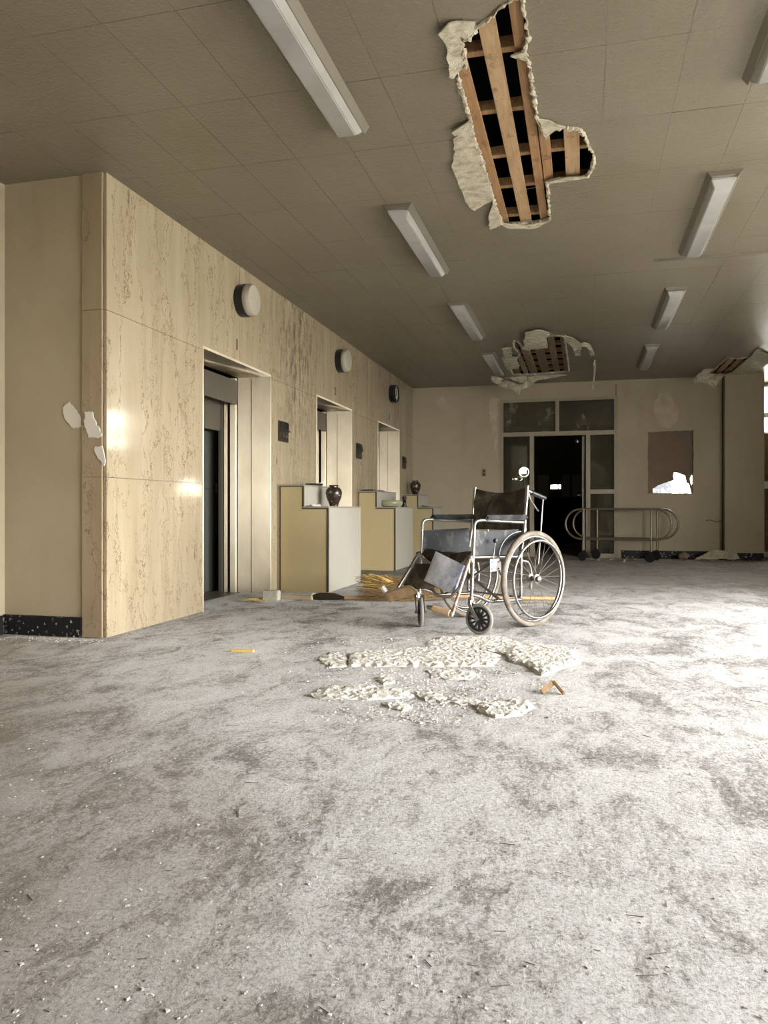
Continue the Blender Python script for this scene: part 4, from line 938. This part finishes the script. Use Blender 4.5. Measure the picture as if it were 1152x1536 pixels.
bm = sheet(uv, grid=.025, fn=lambda x, y, k: Vector((x, y, .012+.03*max(0, .5+noise.noise(Vector((x*14, y*14, 1))))*(1-min(1, abs(x)*6))+noise.noise(Vector((x*30, y*30, 0)))*.006+k*.002)))
o = obj('crumpled_wrapper', bm, M_yel, loc=put(380, 903)); tag(o, 'crumpled yellow plastic wrapper on the floor below the white foam block', 'wrapper')
t = thing('flat_box', 'flat beige cardboard box lying before the nearest cabinet', 'box', (-2.46, 6.42, 0), -.05)
obj('box_body', newbox((-.15, -.05, 0), (.15, .06, .042)), mat('beige_card', (.52, .42, .29), .7), t, bevel=.004); obj('box_lid', newbox((-.155, -.055, .044), (.155, .065, .058)), M_whitefoam, t, bevel=.003)
uv = ragged([(-.11, -.02), (0, -.05), (.12, -.02), (.13, .01), (.02, .05), (-.08, .04)], .03, .004, 8)
bm = sheet(uv, grid=.03, fn=lambda x, y, k: Vector((x, y, .015+noise.noise(Vector((x*12, y*12, 3)))*.012+k*.02))); o = obj('foam_scrap', bm, M_whitefoam, loc=(-2.28, 6.62, 0)); tag(o, 'crumpled white foam scrap between the flat box and the black brush', 'scrap')
t = thing('yellow_slat', 'short flat yellow slat lying alone on the dusty floor at left', 'slat', put(364, 978), .12)
obj('slat', newbox((-.065, -.012, 0), (.065, .012, .014)), mat('yellow_wood', (.66, .46, .14), .6), t, bevel=.002); obj('slat_groove', newbox((-.064, -.003, .0141), (.064, .003, .0155)), M_yel, t)
t = thing('split_wood', 'pair of split brown wood pieces leaning together beside the plaster rubble', 'wood', put(830, 1040), 0)
for k, (a, b, w) in enumerate((((-.05, -.02, .005), (.0, .02, .045), .012), ((.0, .025, .045), (.045, -.015, .004), .012))):
    A, B = Vector(a), Vector(b); q = Vector((0, 0, 1)).rotation_difference((B-A).normalized()).to_matrix(); bm = newbox((-w, -.005, 0), (w, .005, (B-A).length))
    for v in bm.verts: v.co = A+q @ v.co
    obj('splinter', bm, M_lath_pale if k == 0 else M_lath, t, bevel=.001)

# plaster rubble
def rubble(label, px, h, seed, cell=.013, crumb=1.0, flat=False):
    P = [at_z(a, b, 0) for a, b in px]; uv = ragged([(p.x, p.y) for p in P], .03, .010, seed); sd = Vector((seed*7.7, 0, 0))
    def dist(x, y):
        m = 9
        for i in range(0, len(uv), 2):
            m = min(m, (uv[i][0]-x)**2+(uv[i][1]-y)**2)
        return math.sqrt(m)
    def fn(x, y, k):
        if k == 1: return Vector((x, y, -.003))
        e = min(1, dist(x, y)/.035); p = Vector((x, y, 0))
        n = .5+.5*noise.noise(p*14+sd); n2 = noise.noise(p*60+sd)
        return Vector((x+noise.noise(p*50)*.006, y+noise.noise(p*50+sd)*.006, max(.001, h*.62*(.2+.8*e)*(.70+.45*n)+(n2+.6*noise.noise(p*140+sd))*.006*crumb)))
    bm = sheet(uv, grid=cell, fn=fn, seed=seed); o = obj('plaster_slab', bm, M_rubble); tag(o, label, 'rubble', 'fallen plaster on the floor'); return o
rubble('long flat plaster slab with a straight front edge, the left one behind', [(522, 1000), (524, 982), (600, 975), (690, 970), (750, 985), (740, 1000), (640, 1001)], .028, 1)
rubble('long narrow plaster slab lying nearest the camera at left', [(468, 1048), (480, 1034), (540, 1030), (600, 1036), (622, 1046), (560, 1051), (500, 1049)], .026, 2)
rubble('small broken plaster slab just right of the long near slab', [(612, 1040), (650, 1038), (668, 1048), (675, 1055), (640, 1052)], .02, 3)
rubble('rounded crumbling plaster slab nearest the camera at right', [(718, 1065), (722, 1056), (790, 1052), (800, 1062), (780, 1074), (740, 1078)], .028, 4)
rubble('thin plaster crust joining the rounded slab on its left', [(672, 1054), (690, 1046), (722, 1052), (718, 1060), (690, 1058)], .018, 5)
rubble('broad plaster crust just before the wheelchair casters', [(640, 968), (660, 956), (750, 956), (780, 965), (770, 985), (735, 978), (690, 970)], .022, 6)
rubble('thick broken plaster slab right of the wheelchair with a brown edge', [(765, 992), (760, 975), (800, 968), (860, 975), (870, 995), (815, 1014), (790, 1000)], .035, 7)
rubble('low pile of plaster crumbs left of the slabs', [(478, 990), (500, 978), (522, 985), (520, 1000), (495, 1003)], .015, 8)
rubble('small plaster lump between the long slabs', [(566, 1020), (585, 1014), (592, 1024), (575, 1028)], .022, 9)
rubble('thin scattered plaster crust in the middle of the rubble', [(640, 1006), (680, 1004), (720, 1010), (700, 1022), (650, 1018)], .012, 10)
rubble('small plaster crust nearest the camera in the rubble', [(572, 1054), (600, 1052), (622, 1062), (600, 1068)], .014, 11)
for i, (x, y, w) in enumerate(((1062, 834, 55), (1105, 834, 18))):
    P = [at_y(a, b, 12.78-.05*i) for a, b in (((1040, 838), (1066, 826), (1100, 825), (1096, 838)) if i == 0 else ((1090, 839), (1098, 826), (1105, 828), (1108, 838)))]
    uv = ragged([(p.x, p.z) for p in P], .05, .008, 60+i)
    bm = sheet(uv, grid=.04, fn=lambda x, z, k: Vector((x, 12.62+z*.8+noise.noise(Vector((x*6, z*6, i)))*.03+k*.02, max(.002, z)))); o = obj('plaster_sheet', bm, M_plaster); tag(o, ('large' if i == 0 else 'small triangular')+' piece of fallen plaster leaning at the foot of the column', 'rubble', 'fallen plaster on the floor')
bm = bmesh.new(); tube(bm, [(-.06, 0, .05), (.0, -.02, .085), (.06, -.03, .05)], [.04, .055, .045], 12)
for v in bm.verts: v.co.z = max(0, v.co.z)
o = obj('broken_pipe_piece', bm, mat('rusty_clay', (.22, .15, .11), .8), loc=(1.52, 12.75, 0)); tag(o, 'short brown pipe piece lying by the far baseboard', 'pipe')

# countless chips and twigs
def scatter(name, label, n, m, fn, seed):
    rnd = random.Random(seed); V, Fc = [], []
    for i in range(n):
        x, y, s, kind = fn(rnd)
        a = rnd.uniform(0, 2*PI); ca, sa = math.cos(a), math.sin(a)
        if kind == 'chip':
            q = [(rnd.uniform(.5, 1)*s, rnd.uniform(-.3, .3)*s), (rnd.uniform(-.4, .3)*s, rnd.uniform(.4, .9)*s), (-rnd.uniform(.5, 1)*s, rnd.uniform(-.4, .4)*s), (rnd.uniform(-.3, .3)*s, -rnd.uniform(.4, .9)*s)]
            h = s*rnd.uniform(.15, .5); b = len(V)
            V += [(x+u*ca-v*sa, y+u*sa+v*ca, -.001) for u, v in q] + [(x+(u*ca-v*sa)*.7, y+(u*sa+v*ca)*.7, h*rnd.uniform(.5, 1)) for u, v in q]
            Fc += [(b+4, b+5, b+6), (b+4, b+6, b+7)]+[(b+k, b+(k+1) % 4, b+4+(k+1) % 4, b+4+k) for k in range(4)]
        else:
            L, w, be = s, s*.010+.0005, rnd.uniform(-.6, .6)*s; b = len(V)
            for u, v in ((-L/2, 0), (0, be*.5), (L/2, be)):
                for dv, dz in ((-w, 0), (w, 0), (0, w*1.6)): V.append((x+u*ca-(v+dv)*sa, y+u*sa+(v+dv)*ca, dz+.0005))
            for k in (0, 3):
                for j2 in range(3): Fc.append((b+k+j2, b+k+(j2+1) % 3, b+k+3+(j2+1) % 3, b+k+3+j2))
    me = bpy.data.meshes.new(name); me.from_pydata(V, [], Fc); me.update(); me.materials.append(m)
    o = bpy.data.objects.new(name, me); COL.objects.link(o); tag(o, label, 'debris', kind='stuff'); return o
def pos_floor(rnd):
    while True:
        y = 1.0+11.8*rnd.random()**1.7; x = rnd.uniform(-1.2, 1.0)*(.6+y*.55)-.1*y
        if -3.5 < x < 3.9 and not (x < XL+.05 and y > 4.1): return x, y
scatter('plaster_chips', 'countless small white plaster chips strewn over the whole floor', 16000, M_rubble, lambda r: (*pos_floor(r), .0015+.006*r.random()**5, 'chip'), 1)
scatter('dark_grit', 'countless small dark crumbs of grit strewn over the floor', 1500, M_twig, lambda r: (*pos_floor(r), .0012+.003*r.random()**3, 'chip'), 2)
scatter('dry_twigs', 'countless short dry twigs and straws strewn over the floor', 420, M_twig, lambda r: (*pos_floor(r), .010+.035*r.random()**3, 'twig'), 3)
def pos_rub(r):
    p = at_z(r.gauss(660, 110), r.uniform(955, 1085), 0); return p.x, p.y
scatter('rubble_crumbs', 'countless cream plaster crumbs around the broken slabs', 3800, M_rubble, lambda r: (*pos_rub(r), .003+.009*r.random()**3, 'chip'), 4)
def pos_wall(r):
    y = r.uniform(4.2, 12.8); return (XL+.02+abs(r.gauss(0, .12)), y) if not any(a < y < b+1.2 and a > 5 for a, b in E_Y) or y < 5.4 else (r.uniform(-3.1, -2.4), r.uniform(5.5, 6.8))
scatter('edge_crumbs', 'countless grey crumbs collected along the foot of the walls', 1500, M_chipm, lambda r: (*(pos_wall(r) if r.random() < .6 else (r.uniform(-3.5, -2.8), 4.12-abs(r.gauss(0, .07)))), .002+.006*r.random()**3, 'chip'), 5)
scatter('far_debris', 'countless dark and pale scraps lying along the foot of the far wall', 700, M_plaster, lambda r: (r.uniform(.0, 3.5), 12.9-abs(r.gauss(0, .25)), .006+.03*r.random()**4, 'chip'), 6)

# ------------------------------------------------------------------ outdoors
t = thing('sky_dimming_building', 'pale neighbouring building outside, added to dim the sky behind the far windows and broken board', 'building', (0, 24, -.25))  # facade added to cut the sky's brightness in the end windows and marble reflections
obj('facade', newbox((-12, 0, 0), (24, .5, 9)), M_outwall, t)
for k in range(9): obj('window', newbox((-10+3.6*k, -.03, 1.2), (-8.2+3.6*k, .02, 2.7)), M_skirt, t)
struct(obj('outdoor_ground', newbox((-30, -30, -.35), (60, 60, -.25)), M_ground))
def hedge(label, x0, x1, y, z0, z1, seed, n=1500):
    rnd = random.Random(seed); V, Fc = [], []
    for i in range(n):
        p = Vector((rnd.uniform(x0, x1), y+rnd.uniform(0, 1.2), z0+(z1-z0)*rnd.random()**.7)); s = rnd.uniform(.05, .12); b = len(V)
        u = Vector((rnd.uniform(-1, 1), rnd.uniform(-1, 1), rnd.uniform(-1, 1))).normalized()*s; w = u.orthogonal().normalized()*s*.5
        V += [p-u, p+w, p+u, p-w]; Fc.append((b, b+1, b+2, b+3))
    me = bpy.data.meshes.new('hedge'); me.from_pydata(V, [], Fc); me.materials.append(M_leaf); o = bpy.data.objects.new('hedge', me); COL.objects.link(o); tag(o, label, 'hedge')
hedge('leafy green hedge outside the windows beside the column', 2.6, 9, 17.5, -.2, 1.25, 5, 2500)
o = obj('outdoor_post', newbox((1.78, 17.0, -.3), (1.86, 17.08, 2.6)), mat('cream_post', (.8, .72, .5), .7)); tag(o, 'cream post outside seen through the broken brown board', 'post')
o = obj('outdoor_sheeting', newbox((1.87, 17.2, -.3), (2.9, 17.25, 2.6)), mat('grey_green_sheet', (.28, .30, .26), .6)); tag(o, 'grey green sheet outside seen through the broken brown board', 'panel')
